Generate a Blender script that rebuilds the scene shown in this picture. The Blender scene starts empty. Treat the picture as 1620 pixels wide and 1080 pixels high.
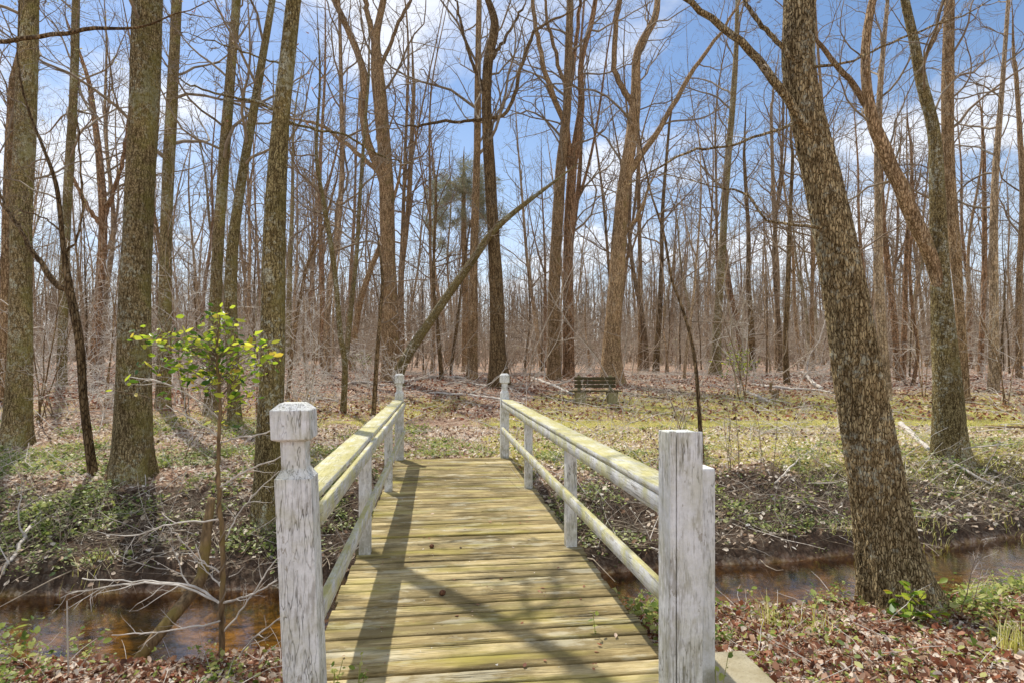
import bpy, bmesh, math, random
import numpy as np
from mathutils import Vector

SEED = 11
rng = np.random.default_rng(SEED)
random.seed(SEED)
scene = bpy.context.scene
COL = scene.collection
EYE = 1.575
F = 945.0          # focal length in photo pixels (photo is 1620 wide)
CX, HY = 810.0, 574.0

# ------------------------------------------------------------------ numeric helpers
def smooth(t):
    t = np.clip(t, 0, 1)
    return t * t * (3 - 2 * t)

_perm = np.random.default_rng(3).random((256, 256))
def vnoise(x, y):
    x = np.asarray(x, float); y = np.asarray(y, float)
    xi = np.floor(x).astype(int); yi = np.floor(y).astype(int)
    fx = smooth(x - xi); fy = smooth(y - yi)
    g = lambda a, b: _perm[a % 256, b % 256]
    return (g(xi, yi) * (1 - fx) + g(xi + 1, yi) * fx) * (1 - fy) + (g(xi, yi + 1) * (1 - fx) + g(xi + 1, yi + 1) * fx) * fy
def fbm(x, y, o=4):
    v = 0; a = .5
    for k in range(o):
        v = v + a * vnoise(x * 2 ** k + 17.3 * k, y * 2 ** k + 5.1 * k); a *= .5
    return v / (1 - .5 ** o)

def far_edge(x):
    x = np.asarray(x, float)
    return 6.72 + np.where(x > 0, .11, .15) * x + np.where(x > 0, .022, .013) * x * x / (1 + (x / 12) ** 2) + .22 * (fbm(x * .9, 3.3) - .5)
def near_edge(x):
    x = np.asarray(x, float)
    return 5.12 + np.where(x > 0, .13, .115) * x + .004 * x * x / (1 + (x / 12) ** 2) + .3 * (fbm(x * .8, 9.7) - .5)
WATER = -.85
def terrain(x, y):
    x = np.asarray(x, float); y = np.asarray(y, float)
    g = np.interp(y, [7, 10, 14, 19, 28, 45, 95, 140, 200, 420], [-.08, -.03, .08, .27, .92, 1.2, 1.7, 3.2, 6.5, 17])
    g = g + .35 * smooth((-x - 4) / 8) * smooth((y - 9) / 6)
    g = g + .10 * (fbm(x * .35, y * .35) - .5) + np.where(y > 12, .5 * (fbm(x * .06 + 3, y * .06) - .5) * smooth((y - 25) / 30), 0)
    d = y - far_edge(x)
    lump = .22 * (fbm(x * 1.3 + 40, y * 1.3) - .5) * smooth(d / .4) * (1 - smooth((d - 2.0) / 1.5))
    zf = WATER - .25 + (.25 + .24) * smooth((d + .25) / .5) + (g - WATER - .24) * smooth((d + .05) / 2.5) + lump
    d2 = near_edge(x) - y
    gn = -.16
    lip = .26 + .17 * smooth((x + 1.6) / 1.2)
    zn = WATER - .25 + (.25 + lip) * smooth((d2 + .2) / .75) + (gn - WATER - lip) * smooth((d2 - .3) / 3.0) + .07 * (fbm(x * 1.7, y * 1.7 + 9) - .5) * smooth(d2)
    z = np.maximum(zf, zn)
    bankm = smooth((y - far_edge(x) + .05) / .15) * (1 - smooth((y - far_edge(x) - 2.0) / 1.0))
    z = z + (.025 + .15 * bankm) * (fbm(x * 4, y * 4, 3) - .5)
    # keep the ground just under the far end of the bridge
    s = -.125 * x + .992 * y; u = .992 * x + .125 * y
    near_deck = smooth((u + 1.1) / .3) * (1 - smooth((u - 1.4) / .3)) * (1 - smooth((s - 9.9) / .3))
    z = np.where((near_deck > 0) & (s > 3), np.minimum(z, z * (1 - near_deck) + np.minimum(z, -.28) * near_deck), z)
    return z
def tz(x, y): return float(terrain(x, y))

def P(px, py, Y): return np.array([(px - CX) / F * Y, Y, EYE - (py - HY) / F * Y])
def hit(px, py):
    """where the line of sight through a photo pixel meets the ground"""
    Y = 3.0
    while Y < 120:
        p = P(px, py, Y)
        if p[2] <= tz(p[0], p[1]): return p[0], Y, tz(p[0], p[1])
        Y += .04
    p = P(px, py, 60); return p[0], 60, tz(p[0], 60)

def mesh_np(name, V, Q, smooth_shade=True):
    V = np.ascontiguousarray(V, dtype=np.float32); Q = np.ascontiguousarray(Q, dtype=np.int32)
    me = bpy.data.meshes.new(name)
    n = Q.shape[1]
    me.vertices.add(len(V)); me.vertices.foreach_set('co', V.ravel())
    me.loops.add(Q.size); me.loops.foreach_set('vertex_index', Q.ravel())
    me.polygons.add(len(Q)); me.polygons.foreach_set('loop_start', np.arange(0, Q.size, n, dtype=np.int32))
    if smooth_shade: me.polygons.foreach_set('use_smooth', np.ones(len(Q), dtype=bool))
    me.update(calc_edges=True)
    return me

def link(name, me, mat, parent=None, loc=None):
    o = bpy.data.objects.new(name, me); COL.objects.link(o)
    if mat and not me.materials: me.materials.append(mat)
    if parent: o.parent = parent
    if loc is not None: o.location = loc
    return o
def tag(o, label=None, cat=None, group=None, kind=None):
    if label: o['label'] = label
    if cat: o['category'] = cat
    if group: o['group'] = group
    if kind: o['kind'] = kind
    return o
def thing(name, loc, label, cat, group=None, rz=0):
    o = bpy.data.objects.new(name, None); COL.objects.link(o)
    o.location = loc; o.rotation_euler = (0, 0, rz); o.empty_display_size = .2
    return tag(o, label, cat, group)

# ------------------------------------------------------------------ tubes
def norm(v): return v / np.maximum(np.linalg.norm(v, axis=-1, keepdims=True), 1e-9)
def tube_batch(Pp, R, sides, rfun=None):
    """Pp (B,n,3), R (B,n) -> verts, quads"""
    B, n, _ = Pp.shape
    T = norm(np.gradient(Pp, axis=1))
    t0 = T.mean(axis=1)
    ref = np.where(np.abs(t0[:, :1]) < .8, np.array([[1., 0, 0]]), np.array([[0, 1., 0]]))
    e1 = norm(ref[:, None, :] - T * (T * ref[:, None, :]).sum(-1, keepdims=True))
    e2 = np.cross(T, e1)
    a = np.arange(sides) * 2 * np.pi / sides
    rr = R[:, :, None, None]
    if rfun is not None: rr = rr * rfun(Pp, a)[..., None]
    ring = Pp[:, :, None, :] + rr * (e1[:, :, None, :] * np.cos(a)[None, None, :, None] + e2[:, :, None, :] * np.sin(a)[None, None, :, None])
    V = ring.reshape(-1, 3)
    idx = np.arange(B * n * sides).reshape(B, n, sides)
    nx = np.roll(idx, -1, axis=2)
    Q = np.stack([idx[:, :-1], nx[:, :-1], nx[:, 1:], idx[:, 1:]], -1).reshape(-1, 4)
    return V, Q
def join(parts):
    Vs, Qs, k = [], [], 0
    for V, Q in parts:
        if len(V) == 0: continue
        Vs.append(V); Qs.append(Q + k); k += len(V)
    return np.concatenate(Vs), np.concatenate(Qs)

def catmull(pts, n):
    """smooth resample of (k,d) points to n"""
    pts = np.asarray(pts, float)
    if len(pts) == 2: 
        t = np.linspace(0, 1, n)[:, None]; return pts[0] * (1 - t) + pts[1] * t
    ext = np.vstack([2 * pts[0] - pts[1], pts, 2 * pts[-1] - pts[-2]])
    seg = np.linalg.norm(np.diff(pts[:, :3], axis=0), axis=1); cum = np.concatenate([[0], np.cumsum(seg)])
    s = np.linspace(0, cum[-1], n)
    i = np.clip(np.searchsorted(cum, s, side='right') - 1, 0, len(seg) - 1)
    t = ((s - cum[i]) / np.maximum(seg[i], 1e-9))[:, None]
    p0, p1, p2, p3 = ext[i], ext[i + 1], ext[i + 2], ext[i + 3]
    return .5 * (2 * p1 + (p2 - p0) * t + (2 * p0 - 5 * p1 + 4 * p2 - p3) * t ** 2 + (3 * p1 - p0 - 3 * p2 + p3) * t ** 3)

def spawn(Pp, R, k, t0, t1, lr, ang=(30, 65), up=.05, m=6, wob=.16, rr=.55, rmin=.002, taper=.75, flat=0, tk=.018, rg=None):
    """k children on every parent polyline"""
    rg = rg or rng
    B, n, _ = Pp.shape
    L = np.linalg.norm(np.diff(Pp, axis=1), axis=2).sum(1)
    t = (np.arange(k)[None, :] + rg.random((B, k))) / k * (t1 - t0) + t0
    f = t * (n - 1); i = np.minimum(f.astype(int), n - 2); w = (f - i)[..., None]
    b = np.arange(B)[:, None]
    pos = Pp[b, i] * (1 - w) + Pp[b, i + 1] * w
    tan = norm(Pp[b, i + 1] - Pp[b, i])
    rad = R[b, i] * (1 - w[..., 0]) + R[b, i + 1] * w[..., 0]
    rv = rg.normal(size=(B, k, 3)); rv[..., 2] *= (1 - flat)
    perp = norm(rv - tan * (rv * tan).sum(-1, keepdims=True))
    A = np.radians(rg.uniform(ang[0], ang[1], (B, k)))[..., None]
    d = norm(tan * np.cos(A) + perp * np.sin(A))
    ln = L[:, None] * lr * (1.1 - .65 * (t - t0) / max(t1 - t0, 1e-6)) * rg.uniform(.55, 1.25, (B, k))
    step = (ln / (m - 1))[..., None]
    pts = [pos]; cur = pos
    for j in range(m - 1):
        d = norm(d + wob * rg.normal(size=d.shape) + np.array([0, 0, up]))
        cur = cur + d * step; pts.append(cur)
    C = np.stack(pts, 2).reshape(B * k, m, 3)
    r0 = np.maximum(np.minimum(rad * rr, ln * tk), rmin).reshape(-1, 1)
    CR = r0 * (1 - taper * np.linspace(0, 1, m)[None, :])
    return C, CR

# ------------------------------------------------------------------ materials
def newmat(name):
    m = bpy.data.materials.new(name); m.use_nodes = True
    nt = m.node_tree; nt.nodes.clear()
    out = nt.nodes.new('ShaderNodeOutputMaterial')
    return m, nt, out
class NB:
    """small node-building helper"""
    def __init__(s, nt): s.nt = nt
    def n(s, t, **kw):
        x = s.nt.nodes.new(t)
        for k, v in kw.items(): setattr(x, k, v)
        return x
    def l(s, a, b): s.nt.links.new(a, b)
    def val(s, sock, v):
        if hasattr(v, 'links'): s.l(v, sock)
        else: sock.default_value = v
    def coords(s, scale=(1, 1, 1), kind='Object', loc=(0, 0, 0)):
        tc = s.n('ShaderNodeTexCoord'); mp = s.n('ShaderNodeMapping')
        mp.inputs['Scale'].default_value = scale; mp.inputs['Location'].default_value = loc
        s.l(tc.outputs[kind], mp.inputs['Vector']); return mp.outputs[0]
    def noise(s, vec, scale, detail=4, rough=.55, dist=0, out='Fac'):
        x = s.n('ShaderNodeTexNoise'); s.l(vec, x.inputs['Vector'])
        x.inputs['Scale'].default_value = scale; x.inputs['Detail'].default_value = detail
        x.inputs['Roughness'].default_value = rough; x.inputs['Distortion'].default_value = dist
        return x.outputs[out]
    def voro(s, vec, scale, feature='F1', out='Distance', rand=1):
        x = s.n('ShaderNodeTexVoronoi', feature=feature); s.l(vec, x.inputs['Vector'])
        x.inputs['Scale'].default_value = scale; x.inputs['Randomness'].default_value = rand
        return x.outputs[out]
    def ramp(s, fac, stops, interp='LINEAR'):
        x = s.n('ShaderNodeValToRGB'); s.l(fac, x.inputs[0]); r = x.color_ramp; r.interpolation = interp
        while len(r.elements) < len(stops): r.elements.new(.5)
        for e, (p, c) in zip(r.elements, stops):
            e.position = p; e.color = (c, c, c, 1) if not hasattr(c, '__len__') else (*c[:3], 1)
        return x.outputs[0]
    def mix(s, fac, a, b, mode='MIX'):
        x = s.n('ShaderNodeMix', data_type='RGBA', blend_type=mode)
        s.val(x.inputs[0], fac)
        for sock, v in ((x.inputs[6], a), (x.inputs[7], b)):
            if hasattr(v, 'links'): s.l(v, sock)
            else: sock.default_value = (*v[:3], 1)
        return x.outputs[2]
    def math(s, op, a, b=0.0, c=None, clamp=False):
        x = s.n('ShaderNodeMath', operation=op, use_clamp=clamp)
        s.val(x.inputs[0], a); s.val(x.inputs[1], b)
        if c is not None: s.val(x.inputs[2], c)
        return x.outputs[0]
    def bump(s, h, strength, dist, normal=None):
        x = s.n('ShaderNodeBump'); s.l(h, x.inputs['Height'])
        x.inputs['Strength'].default_value = strength; x.inputs['Distance'].default_value = dist
        if normal is not None: s.l(normal, x.inputs['Normal'])
        return x.outputs[0]
    def bsdf(s, out, col, rough=.9, normal=None, spec=.2):
        b = s.n('ShaderNodeBsdfPrincipled')
        s.val(b.inputs['Base Color'], col if hasattr(col, 'links') else (*col, 1)); s.val(b.inputs['Roughness'], rough)
        b.inputs['Specular IOR Level'].default_value = spec
        if normal is not None: s.l(normal, b.inputs['Normal'])
        s.l(b.outputs[0], out.inputs[0]); return b
    def island(s):
        return s.n('ShaderNodeNewGeometry').outputs['Random Per Island']
    def objrand(s): return s.n('ShaderNodeObjectInfo').outputs['Random']
    def normz(s):
        g = s.n('ShaderNodeNewGeometry'); sp = s.n('ShaderNodeSeparateXYZ'); s.l(g.outputs['Normal'], sp.inputs[0]); return sp.outputs[2]

def bark(name, dark, light, scale=22, lichen=(.38, .38, .30), lich=.25, moss=None, mossamt=0, squash=.28, bd=.02, var=.35):
    m, nt, out = newmat(name); b = NB(nt)
    v = b.coords((1, 1, squash)); v0 = b.coords()
    w1 = b.noise(b.coords((1, 1, squash * 1.4)), scale * .45, 3, .6, out='Color')
    wv = b.n('ShaderNodeVectorMath', operation='MULTIPLY_ADD'); b.l(w1, wv.inputs[0]); wv.inputs[1].default_value = (1.6 / scale,) * 3; b.l(v, wv.inputs[2])
    edge = b.voro(wv.outputs[0], scale, 'DISTANCE_TO_EDGE')
    fine = b.noise(b.coords((1, 1, squash * 1.6)), scale * 2.2, 6, .7)
    run = b.noise(b.coords((1, 1, squash * .5)), scale * .9, 4, .65)
    plates = b.ramp(edge, [(.0, 0), (.10, .7), (.3, 1)])
    furrow = b.ramp(run, [(.40, .25), (.56, 1)])
    ridge = b.math('MULTIPLY_ADD', b.math('MULTIPLY', plates, furrow), .6, b.math('MULTIPLY', fine, .6))
    col = b.mix(b.ramp(ridge, [(.32, 0), (.58, .30), (.82, 1)]), dark, light)
    hue = b.noise(v0, 1.7, 3)
    col = b.mix(b.math('MULTIPLY', hue, .5), col, tuple(c * f for c, f in zip(light, (.95, .72, .5))), 'MIX')
    col = b.mix(b.ramp(ridge, [(.27, .95), (.50, 0)]), col, dark)
    if lich:
        sp = b.noise(v0, 15, 6, .75); sp2 = b.noise(v0, 1.6, 2)
        mask = b.ramp(b.math('MULTIPLY_ADD', sp2, .35, b.math('MULTIPLY', sp, .65)), [(.575 - .10 * lich, 0), (.64 - .10 * lich, 1)])
        mask = b.math('MULTIPLY', mask, b.ramp(ridge, [(.35, .15), (.6, 1)]))
        col = b.mix(b.math('MULTIPLY', mask, min(1., .45 + lich)), col, lichen)
    if moss:
        gn_ = b.n('ShaderNodeNewGeometry'); sn_ = b.n('ShaderNodeSeparateXYZ'); b.l(gn_.outputs['Normal'], sn_.inputs[0])
        g = b.math('MULTIPLY_ADD', sn_.outputs[0], .11, b.noise(v0, 3.2, 5, .6))
        mk = b.ramp(g, [(.62 - .25 * mossamt, 0), (.78 - .2 * mossamt, 1)])
        mk = b.math('MULTIPLY', mk, b.ramp(ridge, [(.3, .35), (.6, 1)]))
        col = b.mix(b.math('MULTIPLY', mk, .75), col, moss)
    r = b.objrand()
    k = b.math('MULTIPLY_ADD', r, var, 1 - var * .5)
    k = b.math('MULTIPLY', k, b.math('MULTIPLY_ADD', b.noise(b.coords((1, 1, .5)), 2.3, 4, .6), 1.3, .36))
    hs = b.n('ShaderNodeHueSaturation'); b.l(col, hs.inputs['Color']); b.l(k, hs.inputs['Value'])
    nrm = b.bump(ridge, 1.0, bd)
    b.bsdf(out, hs.outputs[0], .92, nrm, .12)
    return m

M = {}
M['bark_furrow'] = bark('furrowed bark', (.026, .018, .008), (.74, .60, .34), 56, (.66, .65, .50), .42, squash=.28, bd=.03, var=.05)
M['bark_grey'] = bark('grey lichened bark', (.032, .024, .011), (.50, .41, .225), 50, (.58, .57, .42), .55, (.27, .235, .06), .42, squash=.4, bd=.016)
M['bark_olive'] = bark('olive mossy bark', (.03, .022, .010), (.44, .37, .18), 50, (.60, .60, .46), .5, (.24, .195, .06), .45, squash=.4, bd=.016)
M['bark_brown'] = bark('brown bark', (.075, .046, .022), (.60, .45, .275), 32, (.50, .43, .33), .15, (.24, .185, .06), .10, bd=.022)
M['bark_red'] = bark('red brown bark', (.065, .038, .02), (.52, .35, .215), 22, (.48, .39, .29), .10, bd=.022)
M['bark_dark'] = bark('dark bark', (.03, .021, .012), (.30, .22, .12), 26, (.36, .33, .25), .15, bd=.02)
M['bark_pale'] = bark('pale grey bark', (.12, .088, .055), (.70, .56, .38), 24, (.58, .53, .45), .30, bd=.012, var=.5)
M['bark_forest'] = bark('forest bark', (.075, .053, .033), (.56, .43, .28), 18, (.52, .46, .37), .2, bd=.016, var=.7)

M['bark_far'] = bark('far woods bark', (.08, .06, .04), (.52, .42, .30), 14, lich=0, bd=.01)
def simple_twig(name, c1, c2):
    m, nt, out = newmat(name); b = NB(nt)
    f = b.noise(b.coords(), 9, 3)
    col = b.mix(b.ramp(f, [(.3, 0), (.7, 1)]), c1, c2)
    col = b.mix(b.math('MULTIPLY', b.island(), .45), col, c2)
    b.bsdf(out, col, .8, None, .25); return m
M['twig'] = simple_twig('grey brown twigs', (.075, .056, .036), (.36, .285, .195))
M['twig_brown'] = simple_twig('brown twigs', (.07, .048, .03), (.31, .225, .145))
M['twig_pale'] = simple_twig('bleached twigs', (.20, .16, .12), (.82, .75, .65))
M['twig_bank'] = simple_twig('tangled dry stems', (.06, .042, .028), (.44, .36, .26))
M['twig_dark'] = simple_twig('dark twigs', (.09, .065, .045), (.42, .33, .235))
M['dead_wood'] = simple_twig('bleached dead wood', (.36, .31, .25), (.66, .60, .52))

def leafmat(name, stops, trans=.35, rough=.6):
    m, nt, out = newmat(name); b = NB(nt)
    col = b.ramp(b.island(), stops)
    n = b.noise(b.coords(), 60, 2)
    col = b.mix(b.math('MULTIPLY', n, .5), col, (.08, .05, .03), 'MULTIPLY') if False else col
    p = b.n('ShaderNodeBsdfPrincipled'); b.l(col, p.inputs['Base Color']); p.inputs['Roughness'].default_value = rough
    p.inputs['Specular IOR Level'].default_value = .3
    t = b.n('ShaderNodeBsdfTranslucent'); b.l(col, t.inputs['Color'])
    mx = b.n('ShaderNodeMixShader'); mx.inputs[0].default_value = trans
    b.l(p.outputs[0], mx.inputs[1]); b.l(t.outputs[0], mx.inputs[2]); b.l(mx.outputs[0], out.inputs[0])
    return m
M['litter'] = leafmat('dry fallen leaves', [(0, (.06, .028, .016)), (.2, (.20, .072, .036)), (.42, (.38, .19, .10)), (.58, (.32, .10, .045)), (.72, (.56, .37, .24)), (.88, (.72, .58, .45)), (1, (.84, .75, .63))], .25)
M['litter_tan'] = leafmat('weathered fallen leaves', [(0, (.07, .045, .032)), (.15, (.26, .15, .085)), (.35, (.58, .42, .285)), (.62, (.78, .65, .50)), (1, (.92, .85, .73))], .35)
M['herb'] = leafmat('spring herb leaves', [(0, (.07, .13, .02)), (.3, (.20, .27, .045)), (.65, (.38, .42, .09)), (1, (.55, .54, .2))], .45, .5)
M['herb_dark'] = leafmat('dark evergreen groundcover', [(0, (.04, .075, .016)), (.3, (.17, .235, .045)), (.65, (.38, .42, .12)), (1, (.60, .60, .32))], .35, .45)
M['holly'] = leafmat('glossy holly leaves', [(0, (.04, .10, .012)), (.3, (.14, .26, .02)), (.6, (.42, .54, .04)), (.93, (.74, .74, .09)), (1, (.6, .38, .06))], .6, .35)
M['bud'] = leafmat('pale spring buds', [(0, (.30, .32, .10)), (.6, (.45, .42, .18)), (1, (.5, .36, .2))], .4)
M['red_bud'] = leafmat('reddish maple buds', [(0, (.35, .15, .09)), (.6, (.5, .26, .16)), (1, (.45, .36, .2))], .4)
M['grass'] = leafmat('mossy grass', [(0, (.30, .30, .04)), (.4, (.64, .61, .13)), (.75, (.80, .73, .28)), (1, (.86, .78, .50))], .5)
M['pine_needle'] = leafmat('pine needles', [(0, (.15, .155, .085)), (.6, (.32, .32, .19)), (1, (.50, .47, .32))], .3)

# ground
m, nt, out = newmat('forest floor'); b = NB(nt); M['ground'] = m
v = b.coords()
va = b.voro(v, 15, out='Color'); vb = b.voro(v, 34, out='Color'); vd = b.voro(v, 15); 
sa = b.n('ShaderNodeSeparateColor'); b.l(va, sa.inputs[0]); sb_ = b.n('ShaderNodeSeparateColor'); b.l(vb, sb_.inputs[0])
cell = b.math('MULTIPLY_ADD', sa.outputs[0], .55, b.math('MULTIPLY', sb_.outputs[1], .45))
leafc = b.ramp(cell, [(.12, (.09, .052, .036)), (.32, (.27, .165, .105)), (.52, (.47, .325, .22)), (.72, (.62, .48, .355)), (.92, (.82, .71, .57))])
big = b.noise(v, .35, 4)
leafc = b.mix(b.ramp(big, [(.35, 0), (.65, .6)]), leafc, (.34, .175, .105))
fine = b.noise(v, 22, 6, .7)
leafc = b.mix(b.ramp(fine, [(.35, .45), (.56, 0)]), leafc, (.06, .042, .03))
at = b.n('ShaderNodeAttribute', attribute_name='moss')
mm = b.math('ADD', at.outputs['Fac'], b.math('MULTIPLY', b.math('SUBTRACT', b.noise(v, 2.6, 6, .68), .5), 1.3))
mossm = b.ramp(mm, [(.36, 0), (.54, 1)])
mossc = b.mix(b.ramp(b.noise(v, 7, 5, .7), [(.3, 0), (.7, 1)]), (.34, .31, .055), (.74, .67, .22))
mossc = b.mix(b.ramp(fine, [(.40, .6), (.58, 0)]), mossc, (.25, .18, .095))
col = b.mix(b.math('MULTIPLY', mossm, .86), leafc, mossc)
at2 = b.n('ShaderNodeAttribute', attribute_name='soil')
soil = b.mix(b.noise(v, 9, 5), (.015, .011, .008), (.08, .057, .04))
col = b.mix(b.math('MULTIPLY', b.ramp(b.math('ADD', at2.outputs['Fac'], b.math('MULTIPLY', b.math('SUBTRACT', fine, .5), .8)), [(.4, 0), (.7, 1)]), .85), col, soil)
at3 = b.n('ShaderNodeAttribute', attribute_name='bed')
bedc = b.mix(b.ramp(b.noise(b.coords((1, 2.2, 1)), 3.5, 6, .65), [(.36, 0), (.66, 1)]), (.03, .019, .005), (.50, .335, .085))
col = b.mix(at3.outputs['Fac'], col, bedc)
hgt = b.math('ADD', b.math('MULTIPLY', vd, -1.0), b.math('MULTIPLY', fine, 1.2))
b.bsdf(out, col, .95, b.bump(hgt, .8, .05), .1)

# stream water : tinted clear layer with a Fresnel surface
m, nt, out = newmat('tannin stream water'); b = NB(nt); M['water'] = m
v = b.coords((1, 1.6, 1))
rip = b.math('ADD', b.noise(v, 6, 3, .5, .6), b.math('MULTIPLY', b.noise(v, 26, 3, .55), .5))
nrm = b.bump(rip, .06, .05)
fr = b.n('ShaderNodeFresnel'); fr.inputs['IOR'].default_value = 1.36; b.l(nrm, fr.inputs['Normal'])
gl = b.n('ShaderNodeBsdfGlossy'); gl.inputs['Roughness'].default_value = .012; gl.inputs['Color'].default_value = (.95, .95, .95, 1); b.l(nrm, gl.inputs['Normal'])
tr = b.n('ShaderNodeBsdfTransparent'); tr.inputs['Color'].default_value = (.82, .66, .40, 1)
mx = b.n('ShaderNodeMixShader'); b.l(b.math('MULTIPLY_ADD', fr.outputs[0], 2.3, .01, True), mx.inputs[0])
b.l(tr.outputs[0], mx.inputs[1]); b.l(gl.outputs[0], mx.inputs[2]); b.l(mx.outputs[0], out.inputs[0])

def painted(name, stretch, moss_top=0.0, base=.88, warm=0):
    m, nt, out = newmat(name); b = NB(nt)
    v = b.coords(stretch); v0 = b.coords()
    grain = b.noise(v, 95, 6, .65); streak = b.noise(v, 30, 5, .65)
    patch = b.noise(v0, 4.5, 5, .65)
    mott = b.noise(v0, 34, 5, .7)
    white = b.mix(b.ramp(b.math('MULTIPLY_ADD', streak, .5, b.math('MULTIPLY', mott, .5)), [(.36, 0), (.60, 1)]), (base * .74, base * .735, base * .70), (base, base * .995, base * .97))
    wood = b.mix(grain, (.14, .12, .09), (.42, .38, .31))
    wear = b.ramp(b.math('MULTIPLY_ADD', patch, .5, b.math('MULTIPLY', grain, .62)), [(.56, 0), (.66, 1)])
    col = b.mix(b.math('MULTIPLY', wear, .6), white, wood)
    crack = b.ramp(b.noise(v, 38, 3, .5, .4), [(.475, 0), (.5, 1), (.525, 0)])
    crk = b.math('MULTIPLY', crack, b.ramp(b.noise(v0, 3, 2), [(.38, 0), (.55, 1)]))
    col = b.mix(b.math('MULTIPLY', crk, .8), col, (.10, .085, .065))
    alg = b.math('MULTIPLY', b.ramp(b.noise(v0, 6, 6, .7), [(.44, 0), (.62, 1)]), .30 + warm)
    col = b.mix(alg, col, (.46, .43, .19) if not moss_top else (.58, .55, .25))
    tcz = b.n('ShaderNodeTexCoord'); spz = b.n('ShaderNodeSeparateXYZ'); b.l(tcz.outputs['Object'], spz.inputs[0])
    grime = b.math('MULTIPLY', b.ramp(spz.outputs[2], [(0, 1), (.38, 0)]), b.ramp(b.noise(v0, 8, 5, .7), [(.38, 0), (.6, .75)]))
    col = b.mix(grime, col, (.20, .17, .075))
    pe = b.noise(b.coords((1, 1, .4) if stretch[2] < 1 else (1, .4, 1)), 11, 6, .75)
    col = b.mix(b.ramp(pe, [(.615, 0), (.635, .75)]), col, (.34, .30, .23))
    if moss_top:
        up = b.ramp(b.normz(), [(.4, 0), (.8, 1)])
        mk = b.math('MULTIPLY', up, b.ramp(b.noise(b.coords((1, .35, 1)), 9, 6, .7), [(.30, 0), (.58, 1)]))
        mc = b.mix(b.noise(v0, 30, 4, .7), (.30, .265, .075), (.62, .56, .26))
        col = b.mix(b.math('MULTIPLY', mk, moss_top), col, mc)
    b.bsdf(out, col, .75, b.bump(b.math('ADD', grain, b.math('MULTIPLY', crk, -2.0)), .5, .006), .25)
    return m
M['paint_post'] = painted('weathered white post paint', (1, 1, .13))
M['paint_rail'] = painted('mossy white rail paint', (1, .06, 1), .97, .74, .52)
M['paint_low'] = painted('mossy lower rail paint', (1, .06, 1), .95, .74, .6)

# deck boards
m, nt, out = newmat('mossy deck boards'); b = NB(nt); M['deck'] = m
v = b.coords((.07, 1, 1)); v0 = b.coords()
isl = b.island()
grain = b.noise(v, 75, 8, .74); g2 = b.noise(v, 14, 5, .65)
mixv = b.math('MULTIPLY_ADD', isl, .13, b.math('MULTIPLY_ADD', grain, .62, b.math('MULTIPLY', g2, .2)))
col = b.ramp(mixv, [(.28, (.045, .03, .011)), (.39, (.25, .18, .07)), (.51, (.48, .375, .18)), (.70, (.72, .61, .38))])
pa = b.noise(b.coords((.55, 1, 1)), 2.6, 6, .68)
col = b.mix(b.math('MULTIPLY', b.ramp(pa, [(.41, 0), (.55, 1)]), .70), col, (.13, .098, .04))
gy = b.noise(b.coords((.3, 1, 1), loc=(4, 2, 0)), 5.5, 6, .7)
col = b.mix(b.math('MULTIPLY', b.ramp(gy, [(.54, 0), (.60, 1)]), .42), col, (.58, .54, .40))
ms = b.noise(b.coords((.22, 1, 1), loc=(1, 7, 0)), 4.2, 5, .6)
col = b.mix(b.math('MULTIPLY', b.ramp(ms, [(.50, 0), (.70, 1)]), .7), col, (.36, .31, .06))
wp = b.noise(v0, 21, 3, .6); wq = b.noise(v0, 1.9, 3)
col = b.mix(b.math('MULTIPLY', b.ramp(wp, [(.70, 0), (.73, 1)]), b.ramp(wq, [(.48, 0), (.55, .9)])), col, (.72, .70, .63))
crk = b.ramp(b.noise(b.coords((.035, 1, 1)), 44, 3, .5, .3), [(.47, 0), (.5, 1), (.53, 0)])
crk = b.math('MULTIPLY', crk, b.ramp(b.noise(b.coords((.3, 1, 1)), 3.2, 2), [(.5, 0), (.62, 1)]))
col = b.mix(b.math('MULTIPLY', crk, .85), col, (.03, .022, .010))
b.bsdf(out, col, .85, b.bump(b.math('ADD', grain, b.math('MULTIPLY', crk, -1.5)), .7, .010), .2)

m, nt, out = newmat('old concrete'); b = NB(nt); M['concrete'] = m
v = b.coords(); n1 = b.noise(v, 5, 6, .65); n2 = b.noise(v, 60, 4, .7)
col = b.mix(b.ramp(n1, [(.35, 0), (.7, 1)]), (.30, .25, .15), (.46, .41, .29))
col = b.mix(b.ramp(n2, [(.55, 0), (.7, .6)]), col, (.15, .12, .08))
b.bsdf(out, col, .9, b.bump(n2, .6, .01), .15)
m, nt, out = newmat('weathered bench wood'); b = NB(nt); M['bench'] = m
v = b.coords((.08, 1, 1)); n1 = b.noise(v, 30, 5, .6)
col = b.mix(n1, (.03, .024, .012), (.15, .12, .055)); b.bsdf(out, col, .85, b.bump(n1, .5, .006))
m, nt, out = newmat('bench block'); b = NB(nt); M['bench_block'] = m
v = b.coords((1, 1, .2)); n1 = b.noise(v, 22, 5, .6)
col = b.mix(n1, (.16, .14, .06), (.48, .43, .24)); b.bsdf(out, col, .9, b.bump(n1, .8, .02))
m, nt, out = newmat('rotten wood'); b = NB(nt); M['rotten'] = m
v = b.coords((1, 1, .16)); n1 = b.noise(v, 28, 6, .65); n2 = b.noise(b.coords(), 4, 4)
col = b.mix(b.ramp(n1, [(.3, 0), (.7, 1)]), (.05, .028, .014), (.40, .27, .14))
col = b.mix(b.ramp(n2, [(.5, 0), (.66, .8)]), col, (.26, .19, .05)); b.bsdf(out, col, .9, b.bump(n1, .9, .02))
m, nt, out = newmat('painted brown timber'); b = NB(nt); M['kiosk'] = m
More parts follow.
